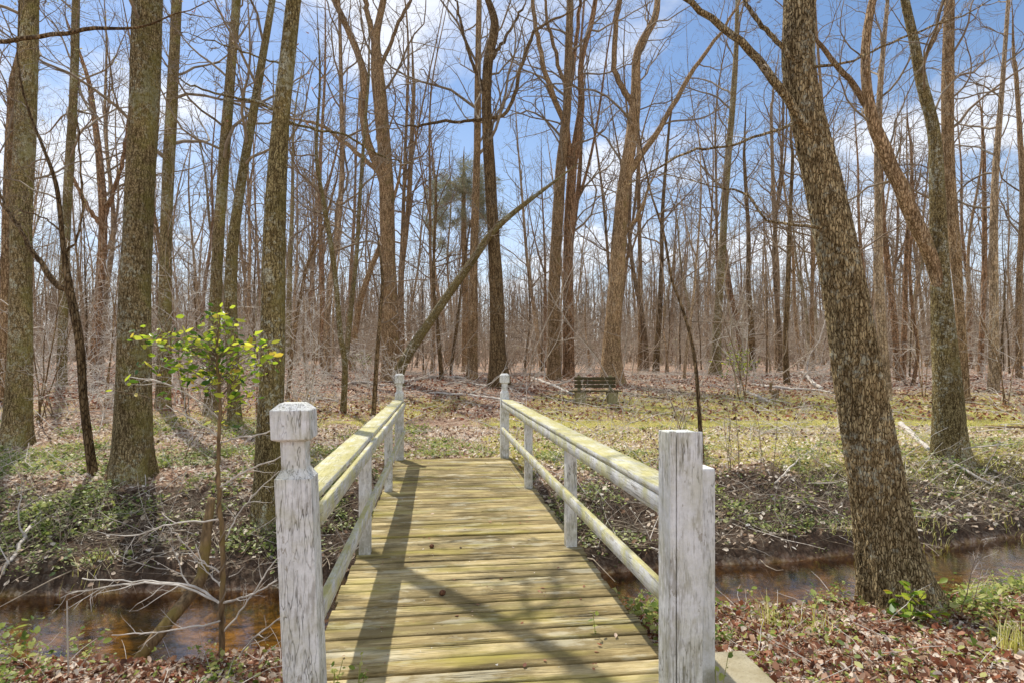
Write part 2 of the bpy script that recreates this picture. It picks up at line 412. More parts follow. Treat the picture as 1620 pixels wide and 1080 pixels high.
n1 = b.noise(b.coords((1, 1, .1)), 20, 4); b.bsdf(out, b.mix(n1, (.05, .03, .018), (.14, .085, .05)), .8, b.bump(n1, .4, .005))
m, nt, out = newmat('weathered shingle'); b = NB(nt); M['kiosk_roof'] = m
n1 = b.noise(b.coords(), 24, 4); b.bsdf(out, b.mix(n1, (.16, .15, .14), (.38, .36, .33)), .8, b.bump(n1, .4, .005))
m, nt, out = newmat('pine cone scales'); b = NB(nt); M['cone'] = m
n1 = b.voro(b.coords(), 90); b.bsdf(out, b.mix(n1, (.05, .022, .012), (.22, .10, .05)), .8, b.bump(n1, .8, .006))

# ------------------------------------------------------------------ world, sun, camera
sun_dir = Vector((-.34, .51, 1.0)).normalized()       # towards the sun
elev = math.asin(sun_dir.z); azim = math.atan2(sun_dir.x, sun_dir.y)
w = bpy.data.worlds.new('World'); scene.world = w; w.use_nodes = True
nt = w.node_tree; nt.nodes.clear(); b = NB(nt)
wo = b.n('ShaderNodeOutputWorld'); bg = b.n('ShaderNodeBackground')
sky = b.n('ShaderNodeTexSky', sky_type='NISHITA'); sky.sun_disc = False
sky.sun_elevation = elev; sky.sun_rotation = azim % (2 * math.pi)
sky.air_density = 1.0; sky.dust_density = .6; sky.ozone_density = 2.0; sky.altitude = 50
tc = b.n('ShaderNodeTexCoord'); sp = b.n('ShaderNodeSeparateXYZ'); b.l(tc.outputs['Generated'], sp.inputs[0])
den = b.math('ADD', b.math('MAXIMUM', sp.outputs[2], 0.0), .22)
cv = b.n('ShaderNodeCombineXYZ'); b.l(b.math('DIVIDE', sp.outputs[0], den), cv.inputs[0]); b.l(b.math('DIVIDE', sp.outputs[1], den), cv.inputs[1])
mp = b.n('ShaderNodeMapping'); mp.inputs['Location'].default_value = (2.35, .6, 0); b.l(cv.outputs[0], mp.inputs['Vector'])
n1 = b.noise(mp.outputs[0], 1.35, 9, .58, .25); n2 = b.noise(mp.outputs[0], .55, 2)
cl = b.math('MULTIPLY_ADD', n2, .5, b.math('MULTIPLY', n1, .75))
mask = b.ramp(cl, [(.595, 0), (.68, .75), (.80, .95)])
low = b.ramp(sp.outputs[2], [(0, .80), (.14, .42), (.28, .10), (.42, 0)])
mask = b.math('MAXIMUM', mask, low)
hs = b.n('ShaderNodeHueSaturation'); hs.inputs['Saturation'].default_value = 1.08; b.l(sky.outputs[0], hs.inputs['Color'])
skyc = b.mix(mask, hs.outputs[0], (7.6, 7.7, 8.0))
b.l(skyc, bg.inputs[0]); bg.inputs[1].default_value = .15; b.l(bg.outputs[0], wo.inputs[0])

sl = bpy.data.lights.new('sun', 'SUN'); sl.energy = 5.0; sl.angle = math.radians(.55); sl.color = (1, .96, .88)
so = bpy.data.objects.new('sun', sl); COL.objects.link(so); so.location = (-6, 9, 30)
so.rotation_euler = (-sun_dir).to_track_quat('-Z', 'Y').to_euler()

cam = bpy.data.cameras.new('camera'); cam.sensor_width = 36; cam.lens = 36 * F / 1620
cam.shift_y = (HY - 540) / 1620; cam.clip_start = .1; cam.clip_end = 1500
co = bpy.data.objects.new('camera', cam); COL.objects.link(co); co.location = (0, 0, EYE); co.rotation_euler = (math.pi / 2, 0, 0)
scene.camera = co
scene.view_settings.view_transform = 'Standard'; scene.view_settings.look = 'None'; scene.view_settings.exposure = 0
scene.render.engine = 'CYCLES'
scene.cycles.max_bounces = 6; scene.cycles.transparent_max_bounces = 8

# ------------------------------------------------------------------ the ground sheet and the stream
def axis(dense0, dense1, step, lo, hi, grow=1.16):
    a = list(np.arange(dense0, dense1 + 1e-6, step)); s = step
    while a[-1] < hi: s = min(s * grow, 40); a.append(a[-1] + s)
    s = step
    while a[0] > lo: s = min(s * grow, 40); a.insert(0, a[0] - s)
    return np.array(a)
gx = axis(-9, 11, .07, -420, 420); gy = axis(2.2, 13, .07, -120, 460, 1.09)
X, Y = np.meshgrid(gx, gy)
Z = terrain(X, Y)
nx_, ny_ = len(gx), len(gy)
idx = np.arange(nx_ * ny_).reshape(ny_, nx_)
Q = np.stack([idx[:-1, :-1], idx[:-1, 1:], idx[1:, 1:], idx[1:, :-1]], -1).reshape(-1, 4)
gm = mesh_np('ground', np.stack([X, Y, Z], -1).reshape(-1, 3), Q)
def moss_map(x, y):
    base = .50 * smooth((y - 8.3) / 2) * (1 - smooth((y - 20) / 7)) + .06
    base = base + .22 * smooth((x - 1) / 4) * smooth((y - 8.5) / 1.5) * (1 - smooth((y - 15) / 6))
    base = base - .20 * smooth((-x - 1.5) / 3)
    base = base * (.45 + 1.1 * fbm(x * .33 + 7, y * .33 + 2, 3))
    trail = np.exp(-((x - (-1.0 + .02 * (y - 10) + .5 * np.sin(y * .35))) / 1.0) ** 2) * smooth((y - 9) / 1.0)
    base = base - .55 * trail * (.5 + fbm(x * .8, y * .8 + 20))
    base = base + .75 * np.exp(-((x - 11.6) / 2.2) ** 2 - ((y - 14) / 1.3) ** 2) + .3 * np.exp(-((x - 8.2) / .9) ** 2 - ((y - 9.8) / .8) ** 2)
    return base
def attr(me, name, vals):
    a = me.attributes.new(name, 'FLOAT', 'POINT'); a.data.foreach_set('value', np.ascontiguousarray(vals, dtype=np.float32).ravel())
attr(gm, 'moss', moss_map(X, Y))
dF = Y - far_edge(X); dN = near_edge(X) - Y
soil = smooth((dF + .1) / .2) * (1 - smooth((dF - .2) / .9)) * .85 + .78 * smooth((dF - .2) / .6) * (1 - smooth((dF - 1.5) / 1.2)) + smooth((dN + .2) / .3) * (1 - smooth((dN - .3) / .4)) * .6
attr(gm, 'soil', soil)
attr(gm, 'bed', 1 - smooth((Z - WATER + .05) / .06))
tag(link('ground', gm, M['ground']), kind='structure')
wx = np.arange(-60, 60.1, .5)
wv = np.concatenate([np.stack([wx, near_edge(wx) - .55, np.full_like(wx, WATER)], -1), np.stack([wx, far_edge(wx) + .35, np.full_like(wx, WATER)], -1)])
k = len(wx); i = np.arange(k - 1)
tag(link('stream_water', mesh_np('stream_water', wv, np.stack([i, i + 1, i + 1 + k, i + k], -1)), M['water']), kind='structure')

# ------------------------------------------------------------------ the footbridge
TH = math.asin(.125)
bridge = thing('footbridge', (0, 0, 0), 'timber footbridge with mossy plank deck and peeling white railings over the stream', 'footbridge', rz=TH)
def B(u, s): return (u * math.cos(TH) - s * math.sin(TH), u * math.sin(TH) + s * math.cos(TH))
def box_bm(bm, x0, x1, y0, y1, z0, z1, bev=.004, cuts=0, jit=0):
    r = bmesh.ops.create_cube(bm, size=1)
    vs = r['verts']
    for v_ in vs: v_.co = Vector(((x0 + x1) / 2 + v_.co.x * (x1 - x0), (y0 + y1) / 2 + v_.co.y * (y1 - y0), (z0 + z1) / 2 + v_.co.z * (z1 - z0)))
    es = list({e for v_ in vs for e in v_.link_edges})
    if bev: bmesh.ops.bevel(bm, geom=es, offset=bev, segments=2, affect='EDGES', profile=.6)
def from_bm(name, bm, mat, parent, smooth_shade=False):
    me = bpy.data.meshes.new(name); bm.to_mesh(me); bm.free()
    return link(name, me, mat, parent)

# deck: planks laid across, each with its own cupping, skew and chipped edges
parts = []
s = 2.1; nseg = 26
while s < 9.93:
    wdt = .126 + random.uniform(-.004, .004); gap = random.choice([.008, .010, .012, .016, .024])
    u0 = -.655 + random.uniform(-.02, .012); u1 = 1.222 + random.uniform(-.015, .02)
    uu = np.linspace(u0, u1, nseg); sk = random.uniform(-.006, .006)
    za = random.uniform(-.004, .004); ph = random.uniform(0, 9)
    e0 = s + sk * np.linspace(-1, 1, nseg) + .0035 * (fbm(uu * 6 + ph, s * 3.0) - .5) * 2
    e1 = s + wdt + sk * np.linspace(-1, 1, nseg) + .0035 * (fbm(uu * 6 + ph + 50, s * 3.0) - .5) * 2
    zt = za + .006 * (fbm(uu * 1.5 + ph, s * 9.0) - .5)
    tilt = random.uniform(-.003, .003)
    prof = [(0, -.04, 0), (0, -.012, 0), (.03, -.002, 0), (.3, -.003, 0), (.5, -.0035, 0), (.7, -.003, 0), (1, -.001, -.006), (1, -.009, 0), (1, -.04, 0)]
    rows = []
    for f, dz, off in prof:
        sy = e0 * (1 - f) + e1 * f + off
        rows.append(np.stack([uu, sy, zt + dz + tilt * (f - .5) * 2], -1))
    Pv = np.stack(rows, 1)                       # (nseg, prof, 3)
    np_ = len(prof); ii = np.arange(nseg * np_).reshape(nseg, np_)
    Qd = np.stack([ii[:-1], np.roll(ii, -1, 1)[:-1], np.roll(ii, -1, 1)[1:], ii[1:]], -1).reshape(-1, 4)[:, ::-1]
    # ends
    caps = []
    for e in (0, nseg - 1):
        for a in range(0, 4): caps.append([ii[e, a], ii[e, a + 1], ii[e, np_ - 2 - a], ii[e, np_ - 1 - a]])
    parts.append((Pv.reshape(-1, 3), np.concatenate([Qd, np.array(caps)[:, :]])))
    s += wdt + gap
V_, Q_ = join(parts)
# drop degenerate middle cap
Q_ = np.array([q for q in Q_ if len(set(q)) == 4])
dk = link('deck', mesh_np('deck', V_, Q_, False), M['deck'], bridge)
for u in (-.56, .28, 1.12):
    bm = bmesh.new(); box_bm(bm, u - .04, u + .04, 2.1, 9.9, -.30, -.042, .004); from_bm('beam', bm, M['rotten'], bridge)

def post_with_finial(u0, s0, wd, name='post'):
    c = (u0, s0); h = wd / 2
    bm = bmesh.new(); box_bm(bm, c[0] - h, c[0] + h, c[1] - h, c[1] + h, -.32, 1.085, .004)
    # chamfered shoulder up to the neck
    prof = [(h - .004, 1.0855), (h * .70, 1.118), (h * .66, 1.125), (h * .66, 1.245)]
    rings = []
    for r, z in prof: rings.append([bm.verts.new((c[0] + sx * r, c[1] + sy * r, z)) for sx, sy in ((-1, -1), (1, -1), (1, 1), (-1, 1))])
    for a, b_ in zip(rings[:-1], rings[1:]):
        for j in range(4): bm.faces.new((a[j], a[(j + 1) % 4], b_[(j + 1) % 4], b_[j]))
    # corner boards standing 3 mm proud
    p = from_bm(name, bm, M['paint_post'], bridge)
    bm = bmesh.new()
    hc = h * 1.06
    prof = [(h * .70, 1.240), (hc * .97, 1.250), (hc, 1.254), (hc, 1.372), (hc * .985, 1.375), (hc * .60, 1.402), (hc * .55, 1.404)]
    rings = []
    for r, z in prof: rings.append([bm.verts.new((c[0] + sx * r, c[1] + sy * r, z)) for sx, sy in ((-1, -1), (1, -1), (1, 1), (-1, 1))])
    for a, b_ in zip(rings[:-1], rings[1:]):
        for j in range(4): bm.faces.new((a[j], a[(j + 1) % 4], b_[(j + 1) % 4], b_[j]))
    bm.faces.new(rings[-1]); bm.faces.new(rings[0][::-1])
    cap = from_bm('post_cap', bm, M['paint_post'], p)
    return p
lp = post_with_finial(-.607, 2.70, .152)
for o_ in [lp] + list(lp.children):
    for v_ in o_.data.vertices: v_.co.x += .042 * (1.12 - v_.co.z)
post_with_finial(-.607, 9.93, .14)
post_with_finial(1.125, 9.93, .14)
for u0, s0 in ((-.59, 5.08), (-.59, 7.49), (1.15, 5.07), (1.15, 7.47)):
    bm = bmesh.new(); box_bm(bm, u0 - .047, u0 + .047, s0 - .047, s0 + .047, -.30, .938, .004); from_bm('post', bm, M['paint_post'], bridge)
# the boxed near post that lost its cap, with its corner board, and the bare post behind it
bm = bmesh.new(); box_bm(bm, 1.034, 1.176, 2.562, 2.70, -.32, 1.262, .003)
bp = from_bm('post', bm, M['paint_post'], bridge); bp['label'] = 'boxed post without a cap'
bm = bmesh.new(); box_bm(bm, 1.030, 1.056, 2.546, 2.5605, -.2, 1.272, .002); from_bm('corner_board', bm, M['paint_post'], bp)
bm = bmesh.new(); box_bm(bm, 1.0605, 1.180, 2.543, 2.5605, -.2, 1.268, .002); from_bm('front_board', bm, M['paint_post'], bp)
bm = bmesh.new(); box_bm(bm, 1.198, 1.318, 2.70, 2.82, -.4, 1.075, .012); bp2 = from_bm('post', bm, M['paint_post'], bridge); bp2['label'] = 'shorter bare grey post'

def rail(u0, u1, s0, s1, z0, z1, name, mat, sag=.006, n=40, lip=0):
    ss = np.linspace(s0, s1, n)
    rows = []
    wob = .004 * (fbm(ss * 1.5 + u0 * 7, z0 * 9 + 0 * ss) - .5) * 2; wz = -sag * np.sin((ss - s0) / (s1 - s0) * np.pi) + .004 * (fbm(ss * 2.2 + 5, u0 * 3 + 0 * ss) - .5)
    e = .004
    for uu, zz in ((u0, z0 + e), (u0, z1 - e), (u0 + e, z1), (u1 - e, z1), (u1, z1 - e), (u1, z0 + e), (u1 - e, z0), (u0 + e, z0)):
        rows.append(np.stack([uu + wob, ss, zz + wz], -1))
    Pv = np.stack(rows, 1); k_ = 8; ii = np.arange(n * k_).reshape(n, k_)
    Qd = np.stack([ii[:-1], ii[1:], np.roll(ii, -1, 1)[1:], np.roll(ii, -1, 1)[:-1]], -1).reshape(-1, 4)
    caps = []
    for e_ in (0, n - 1): caps += [[ii[e_, 0], ii[e_, 1], ii[e_, 6], ii[e_, 7]], [ii[e_, 1], ii[e_, 2], ii[e_, 5], ii[e_, 6]], [ii[e_, 2], ii[e_, 3], ii[e_, 4], ii[e_, 5]]]
    return link(name, mesh_np(name, Pv.reshape(-1, 3), np.concatenate([Qd, np.array(caps)]), False), mat, bridge)
rail(-.705, -.545, 2.78, 9.855, .940, .977, 'handrail', M['paint_rail'])
rail(-.5425, -.505, 2.70 + .08, 9.95, .41, .505, 'lower_rail', M['paint_low'], .012)
rail(-.5425, -.568 + .06, 2.78, 9.855, .845, .9385, 'rail_board', M['paint_rail'])
rail(1.062, 1.228, 2.705, 9.855, .942, .979, 'handrail', M['paint_rail'])
rail(1.062, 1.098, 2.705, 9.95, .425, .52, 'lower_rail', M['paint_low'], .012)
rail(1.066, 1.101, 2.705, 9.855, .847, .9405, 'rail_board', M['paint_rail'])

# concrete slab beside the near post
sx, sy = B(1.47, 2.60)
bm = bmesh.new(); box_bm(bm, -.235, .235, -.62, .58, -.42, 0, .012)
slab = link('concrete_block', bpy.data.meshes.new('concrete_block'), M['concrete']); bm.to_mesh(slab.data); bm.free()
slab.location = (sx, sy, -.04); slab.rotation_euler = (0, 0, TH)
tag(slab, 'stained concrete block at the foot of the shorter grey bridge post', 'concrete block')

# ------------------------------------------------------------------ leaves in bulk
def leaf_mesh(name, pos, size, tilt=.5, aspect=.55, curl=.25, face=None, rg=rng, az=None, pitch=None):
    """many folded six-point leaves, two quads each"""
    N = len(pos)
    a = rg.uniform(0, 2 * np.pi, N) if az is None else az
    size = np.broadcast_to(size, (N,))
    nrm = norm(np.stack([rg.normal(0, tilt, N), rg.normal(0, tilt, N), np.ones(N)], -1)) if face is None else face
    d = np.stack([np.cos(a), np.sin(a), np.zeros(N) if pitch is None else pitch], -1)
    d = norm(d - nrm * (d * nrm).sum(-1, keepdims=True)); sd = np.cross(nrm, d)
    L = size[:, None]; W = L * aspect * rg.uniform(.7, 1.25, (N, 1)); C = L * curl * rg.normal(.3, .8, (N, 1))
    b0 = pos; t = pos + d * L + nrm * C * .6
    l1 = pos + d * L * .3 + sd * W * .5 + nrm * C * .7; l2 = pos + d * L * .7 + sd * W * .42 + nrm * C
    r1 = pos + d * L * .3 - sd * W * .5 + nrm * C * .5; r2 = pos + d * L * .7 - sd * W * .42 + nrm * C * .3
    V = np.stack([b0, r1, r2, t, l2, l1], 1).reshape(-1, 3)
    o = np.arange(N)[:, None] * 6
    Q = np.concatenate([o + np.array([[0, 1, 2, 3]]), o + np.array([[0, 3, 4, 5]])])
    return V, Q
def keep_off_bridge(x, y):
    u = .992 * x + .125 * y; s_ = -.125 * x + .992 * y
    return ~((u > -.75) & (u < 1.32) & (s_ > 1) & (s_ < 9.95)) & ~((u > .9) & (u < 1.75) & (s_ < 3.25))
def in_view(x, y, pad=1.3):
    return (np.abs(x) < .9 * y * pad + .8)
def scatter(n, x0, x1, y0, y1, dens=None, land=.03):
    x = rng.uniform(x0, x1, n); y = rng.uniform(y0, y1, n)
    ok = keep_off_bridge(x, y) & in_view(x, y)
    z = terrain(x, y); ok &= z > WATER + land
    if dens is not None: ok &= rng.random(n) < dens(x, y)
    return np.stack([x[ok], y[ok], z[ok]], -1)
p = scatter(150000, -5, 7, 1.5, 6.3, lambda x, y: (near_edge(x) - y > -.1) * 1.0)
hp = len(p) // 2
V, Q = join([leaf_mesh('l', p[:hp] + [0, 0, .012], (.014 + .055 * rng.random(hp) ** 1.7), .6, .34, .45), leaf_mesh('l', p[hp:] + [0, 0, .014], (.014 + .05 * rng.random(len(p) - hp) ** 1.8), .75, .66, .5)])
tag(link('fallen_leaves', mesh_np('fallen_leaves', V, Q), M['litter']), kind='stuff')
p = scatter(26000, -5, 7, 1.5, 6.3, lambda x, y: (near_edge(x) - y > -.1) * 1.0)
tag(link('pale_fallen_leaves', mesh_np('pale_fallen_leaves', *leaf_mesh('l', p + [0, 0, .02], (.012 + .05 * rng.random(len(p)) ** 1.5), .7, .3, .5)), M['litter_tan']), kind='stuff')
def far_litter_d(x, y): return np.clip(.35 + 1.1 * (fbm(x * .8, y * .8) - .3), 0.25, 1) * (y > far_edge(x) + .05) * (.38 + .62 * smooth((y - far_edge(x) - 1.3) / 1.0))
p = scatter(120000, -12, 15, 6.2, 14, far_litter_d)
p2 = scatter(60000, -24, 26, 15, 30, lambda x, y: np.full_like(x, .8))
V1 = leaf_mesh('l', p + [0, 0, .012], rng.uniform(.04, .09, len(p)), .6, .6, .35)
V2 = leaf_mesh('l', p2 + [0, 0, .015], rng.uniform(.07, .13, len(p2)), .6, .6, .35)
tag(link('woodland_leaf_litter', mesh_np('woodland_leaf_litter', *V2), M['litter']), kind='stuff')
V, Q = V1
tag(link('leaf_litter', mesh_np('leaf_litter', V, Q), M['litter_tan']), kind='stuff')

# low herbs on both banks : little rosettes on short stems
def herbs(pos, nleaf, hmax, lsize, spread, rg=rng):
    N = len(pos)
    base = np.repeat(pos, nleaf, 0)
    h = np.repeat(rg.uniform(.35, 1, N) * hmax, nleaf)
    f = rg.uniform(.25, 1, N * nleaf)
    lean = np.repeat(rg.normal(0, .25, (N, 2)), nleaf, 0)
    a = rg.uniform(0, 2 * np.pi, N * nleaf)
    q = base.copy(); q[:, 2] += h * f
    q[:, :2] += lean * (h * f)[:, None] + np.stack([np.cos(a), np.sin(a)], -1) * (spread * rg.uniform(.2, 1, N * nleaf))[:, None]
    return leaf_mesh('h', q, (.45 + 1.1 * rg.random(N * nleaf) ** 1.6) * lsize * np.repeat(rg.uniform(.6, 1.5, N), nleaf), .5, .6, .2, az=a, pitch=rg.uniform(-.2, .5, N * nleaf), rg=rg)
def clump(x, y, f=1.1, th=.5): return np.clip((fbm(x * f + 31, y * f + 12, 3) - th) * 5, 0, 1)
pn = scatter(14000, -5, 8, 2.5, 6.5, lambda x, y: (1 - .9 * smooth((x + 3.0) / .4) * (1 - smooth((x + 1.0) / .6))) * clump(x, y, 1.1, .44) * smooth((near_edge(x) - y + .2) / .3) * (1 - .93 * smooth((near_edge(x) - y - .75) / .7)))
pn2 = scatter(2000, -4, 8, 2.6, 6, lambda x, y: (near_edge(x) > y) * 1.)
V, Q = join([herbs(pn, 8, .22, .038, .055), herbs(pn2, 6, .08, .03, .035)])
px3 = scatter(900, -5, -1.6, 3.0, 5.2, lambda x, y: (near_edge(x) - y > -.05) * smooth((-x - 2.9) / .5) * .6)
px4 = scatter(4200, .9, 7.5, 3.4, 6.6, lambda x, y: (near_edge(x) - y > -.05) * (1 - .97 * smooth((near_edge(x) - y - .55) / .5)) * clump(x + 3, y, 1.4, .40))
V, Q = join([(V, Q), herbs(px3, 10, .34, .04, .07), herbs(px4, 8, .20, .034, .055)])
tag(link('spring_herb_leaves', mesh_np('spring_herb_leaves', V, Q), M['herb']), kind='stuff')
pf = scatter(34000, -11, 13, 6.3, 12, lambda x, y: clump(x, y, 1.6, .50) * smooth((y - far_edge(x)) / .2) * (1 - smooth((y - far_edge(x) - 2.6) / 2.5)) * (.35 + .65 * smooth((-x + 2.2) / 2.5)))
V, Q = herbs(pf, 9, .15, .038, .07)
half = len(V) // 6 // 9 * 4
tag(link('bank_herb_leaves', mesh_np('bank_herb_leaves', V, Q), M['herb_dark']), kind='stuff')
pf2 = scatter(15000, -11, 13, 6.5, 14, lambda x, y: clump(x + 9, y, 1.2, .47) * smooth((y - far_edge(x) - .2) / .4) * (.3 + .7 * smooth((-x + 1) / 3)))
V, Q = herbs(pf2, 8, .13, .04, .07)
tag(link('bank_spring_leaves', mesh_np('bank_spring_leaves', V, Q), M['herb']), kind='stuff')

# short yellow-green grass in the mossy clearing, and longer tufts
def blades(pos, h, wd, lean=.5, rg=rng):
    N = len(pos); a = rg.uniform(0, 2 * np.pi, N); hh = rg.uniform(.4, 1.2, N) * h
    d = np.stack([np.cos(a), np.sin(a), 0 * a], -1); sd = np.stack([-np.sin(a), np.cos(a), 0 * a], -1) * wd
    ln = rg.uniform(.1, 1, N) * lean
    up = np.array([0, 0, 1.])
    m1 = pos + up * (hh * .55)[:, None] + d * (hh * ln * .35)[:, None]; t = pos + up * hh[:, None] * .9 + d * (hh * ln)[:, None]
    V = np.stack([pos - sd, pos + sd, m1 + sd * .7, m1 - sd * .7, t + sd * .12, t - sd * .12], 1).reshape(-1, 3)
    o = np.arange(N)[:, None] * 6
    return V, np.concatenate([o + np.array([[0, 1, 2, 3]]), o + np.array([[3, 2, 4, 5]])])
def moss_d(x, y): return np.clip((moss_map(x, y) + .06 + .9 * (fbm(x * 2.2, y * 2.2, 4) - .5) - .3) * 3, 0, 1) * (y > far_edge(x) + .8)
pg = scatter(190000, -9, 16, 7.5, 21, moss_d)
pt = []
for (px_, py_, n_, r_) in ((1475, 838, 90, .16), (1345, 850, 60, .13), (1590, 835, 50, .12), (735, 640, 120, .4), (690, 660, 80, .35), (640, 655, 60, .15), (150, 890, 50, .12), (1000, 640, 60, .3), (560, 690, 40, .2)):
    x_, y_, z_ = hit(px_, py_)
    q = np.stack([x_ + rng.normal(0, r_, n_), y_ + rng.normal(0, r_, n_), 0 * np.ones(n_)], -1); q[:, 2] = terrain(q[:, 0], q[:, 1]); pt.append(q)
pt = np.concatenate(pt)
ptn = []
for (px_, py_, n_) in ((1225, 990, 40), (1610, 1035, 130), (1290, 1000, 30), (1560, 960, 40)):
    x_, y_, z_ = hit(px_, py_)
    q = np.stack([x_ + rng.normal(0, .06, n_), y_ + rng.normal(0, .06, n_), 0 * np.ones(n_)], -1); q[:, 2] = terrain(q[:, 0], q[:, 1]); ptn.append(q)
V, Q = join([blades(pg, .045, .006, 1.2), blades(pt, .17, .0035, 1.5), blades(np.concatenate(ptn), .22, .0035, 1.0)])
tag(link('grass', mesh_np('grass', V, Q), M['grass']), kind='stuff')

# dead sticks and brittle stems strewn on the banks and the forest floor
def sticks(pos, lmin, lmax, rad, rise=.12, rg=rng):
    N = len(pos); m_ = 5; a = rg.uniform(0, 2 * np.pi, N)
    d = norm(np.stack([np.cos(a), np.sin(a), rg.uniform(-.3, 1, N) * rise * 2], -1)); L = rg.uniform(lmin, lmax, N) ** 1.0
    cur = pos.copy(); pts = [cur]
    for j in range(m_ - 1):
        d = norm(d + rg.normal(0, .16, d.shape)); cur = cur + d * (L / (m_ - 1))[:, None]
        cur = cur.copy(); cur[:, 2] = np.maximum(cur[:, 2], terrain(cur[:, 0], cur[:, 1]) + .008); pts.append(cur)
    R_ = rg.uniform(.6, 1.5, (N, 1)) * rad * (1 - .6 * np.linspace(0, 1, m_)[None])
    return np.stack(pts, 1), R_
ps = scatter(1500, -12, 14, 6.4, 13, lambda x, y: smooth((y - far_edge(x) + .1) / .2) * (1 - .75 * smooth((y - far_edge(x) - 2.0) / 2)))
S1 = sticks(ps, .25, 1.3, .0050, .5)
ps = scatter(4200, -22, 24, 12, 34, lambda x, y: .35 + .65 * smooth((y - 17) / 4))
S2 = sticks(ps, .4, 1.9, .009, .2)
ps = scatter(1500, -4, 7, 2, 6.2, lambda x, y: (near_edge(x) > y) * 1.)
S3 = sticks(ps, .1, .5, .003, .15)
V, Q = join([tube_batch(*S1, 4), tube_batch(*S2, 4), tube_batch(*S3, 4)])
tag(link('fallen_twig_debris', mesh_np('fallen_twig_debris', V, Q), M['twig_pale']), kind='stuff')
# thin hair-like rootlets and dry stems that overhang the far bank
ps = scatter(5000, -9, 12, 6.4, 9.5, lambda x, y: smooth((y - far_edge(x)) / .15) * (1 - smooth((y - far_edge(x) - 1.2) / 1.0)))
S4 = sticks(ps, .25, 1.0, .003, .9)
V, Q = tube_batch(*S4, 3)
tag(link('dry_stem_undergrowth', mesh_np('dry_stem_undergrowth', V, Q), M['twig_bank']), kind='stuff')

ps = scatter(900, -9, 12, 6.2, 10.5, lambda x, y: smooth((y - far_edge(x) + .02) / .1) * (1 - smooth((y - far_edge(x) - 1.1) / .8)), .0)
S5 = sticks(ps, .3, 1.1, .008, .05)
V, Q = tube_batch(*S5, 5)
tag(link('root_undergrowth', mesh_np('root_undergrowth', V, Q), M['twig_bank']), kind='stuff')

# ------------------------------------------------------------------ trees
def grow_crown(parents, cfg, rg):
    """parents: list of (P(n,3), R(n), k, t0, t1). returns twig tubes list and tip polylines"""
    tubes = []; tips = []
    lv1P, lv1R = [], []
    for Pp, R_, k, t0, t1 in parents:
        if k <= 0: continue
        C, CR = spawn(Pp[None], R_[None], k, t0, t1, cfg['l1'], cfg.get('a1', (30, 75)), cfg.get('up1', .05), 10, cfg.get('w1', .22), .5, .004, rg=rg, tk=cfg.get('tk', .011))
        lv1P.append(C); lv1R.append(CR)
    P1 = np.concatenate(lv1P); R1 = np.concatenate(lv1R); tubes.append(tube_batch(P1, R1, 5))
    P2, R2 = spawn(P1, R1, cfg.get('k2', 6), .2, 1., cfg.get('l2', .48), (25, 70), .03, 7, .24, .6, cfg.get('rm', .003), rg=rg); tubes.append(tube_batch(P2, R2, 4))
    if cfg.get('k3', 5):
        P3, R3 = spawn(P2, R2, cfg.get('k3', 5), .15, 1., .5, (25, 65), .02, 5, .18, .65, cfg.get('rm', .0025) * .8, rg=rg); tubes.append(tube_batch(P3, R3, 3)); tips = P3
        if cfg.get('k4', 0):
            P4, R4 = spawn(P3, R3, cfg['k4'], .15, 1., .55, (25, 60), .02, 4, .18, .7, cfg.get('rm', .0025) * .6, rg=rg); tubes.append(tube_batch(P4, R4, 3)); tips = P4
    else: tips = P2
    return tubes, tips

def flare(Pp, a, amt, h, ph):
    z = (Pp[..., 2] - Pp[:, :1, 2])[..., None]
    lob = 1 + .5 * np.sin(a * 5 + ph) + .35 * np.sin(a * 3 + ph * 2.3)
    return 1 + amt * np.exp(-z / h) * lob + .035 * np.sin(a * 2 + z * 1.3 + ph) + .02 * np.sin(a * 5 + z * 3.1)

class FurrowR:
    """ridged bark relief for the nearest trunk"""
    def __init__(s, amt, h, ph, depth, fr=30): s.a, s.h, s.ph, s.d, s.fr = amt, h, ph, depth, fr
    def __call__(s, Pp, a):
        base = flare(Pp, a, s.a, s.h, s.ph)
        z = (Pp[..., 2] - Pp[:, :1, 2])[..., None] + 0 * a
        aa = (a[None, None] + .10 * np.sin(z * 5) + .05 * np.sin(z * 13 + a * 3)) * s.fr / (2 * np.pi)
        per = s.fr
        def pn(u_, w_): # periodic in angle
            ui = np.floor(u_).astype(int); fu = smooth(u_ - ui); wi = np.floor(w_).astype(int); fw = smooth(w_ - wi)
            g = lambda i_, j_: _perm[(i_ % per) % 256, j_ % 256]
            return (g(ui, wi) * (1 - fu) + g(ui + 1, wi) * fu) * (1 - fw) + (g(ui, wi + 1) * (1 - fu) + g(ui + 1, wi + 1) * fu) * fw
        n_ = pn(aa, z * 15); rid = 1 - np.abs(2 * n_ - 1) ** .8
        n2 = pn(aa * 2, z * 31 + 40)
        return base + s.d * (rid - .6) + s.d * .5 * (n2 - .5)

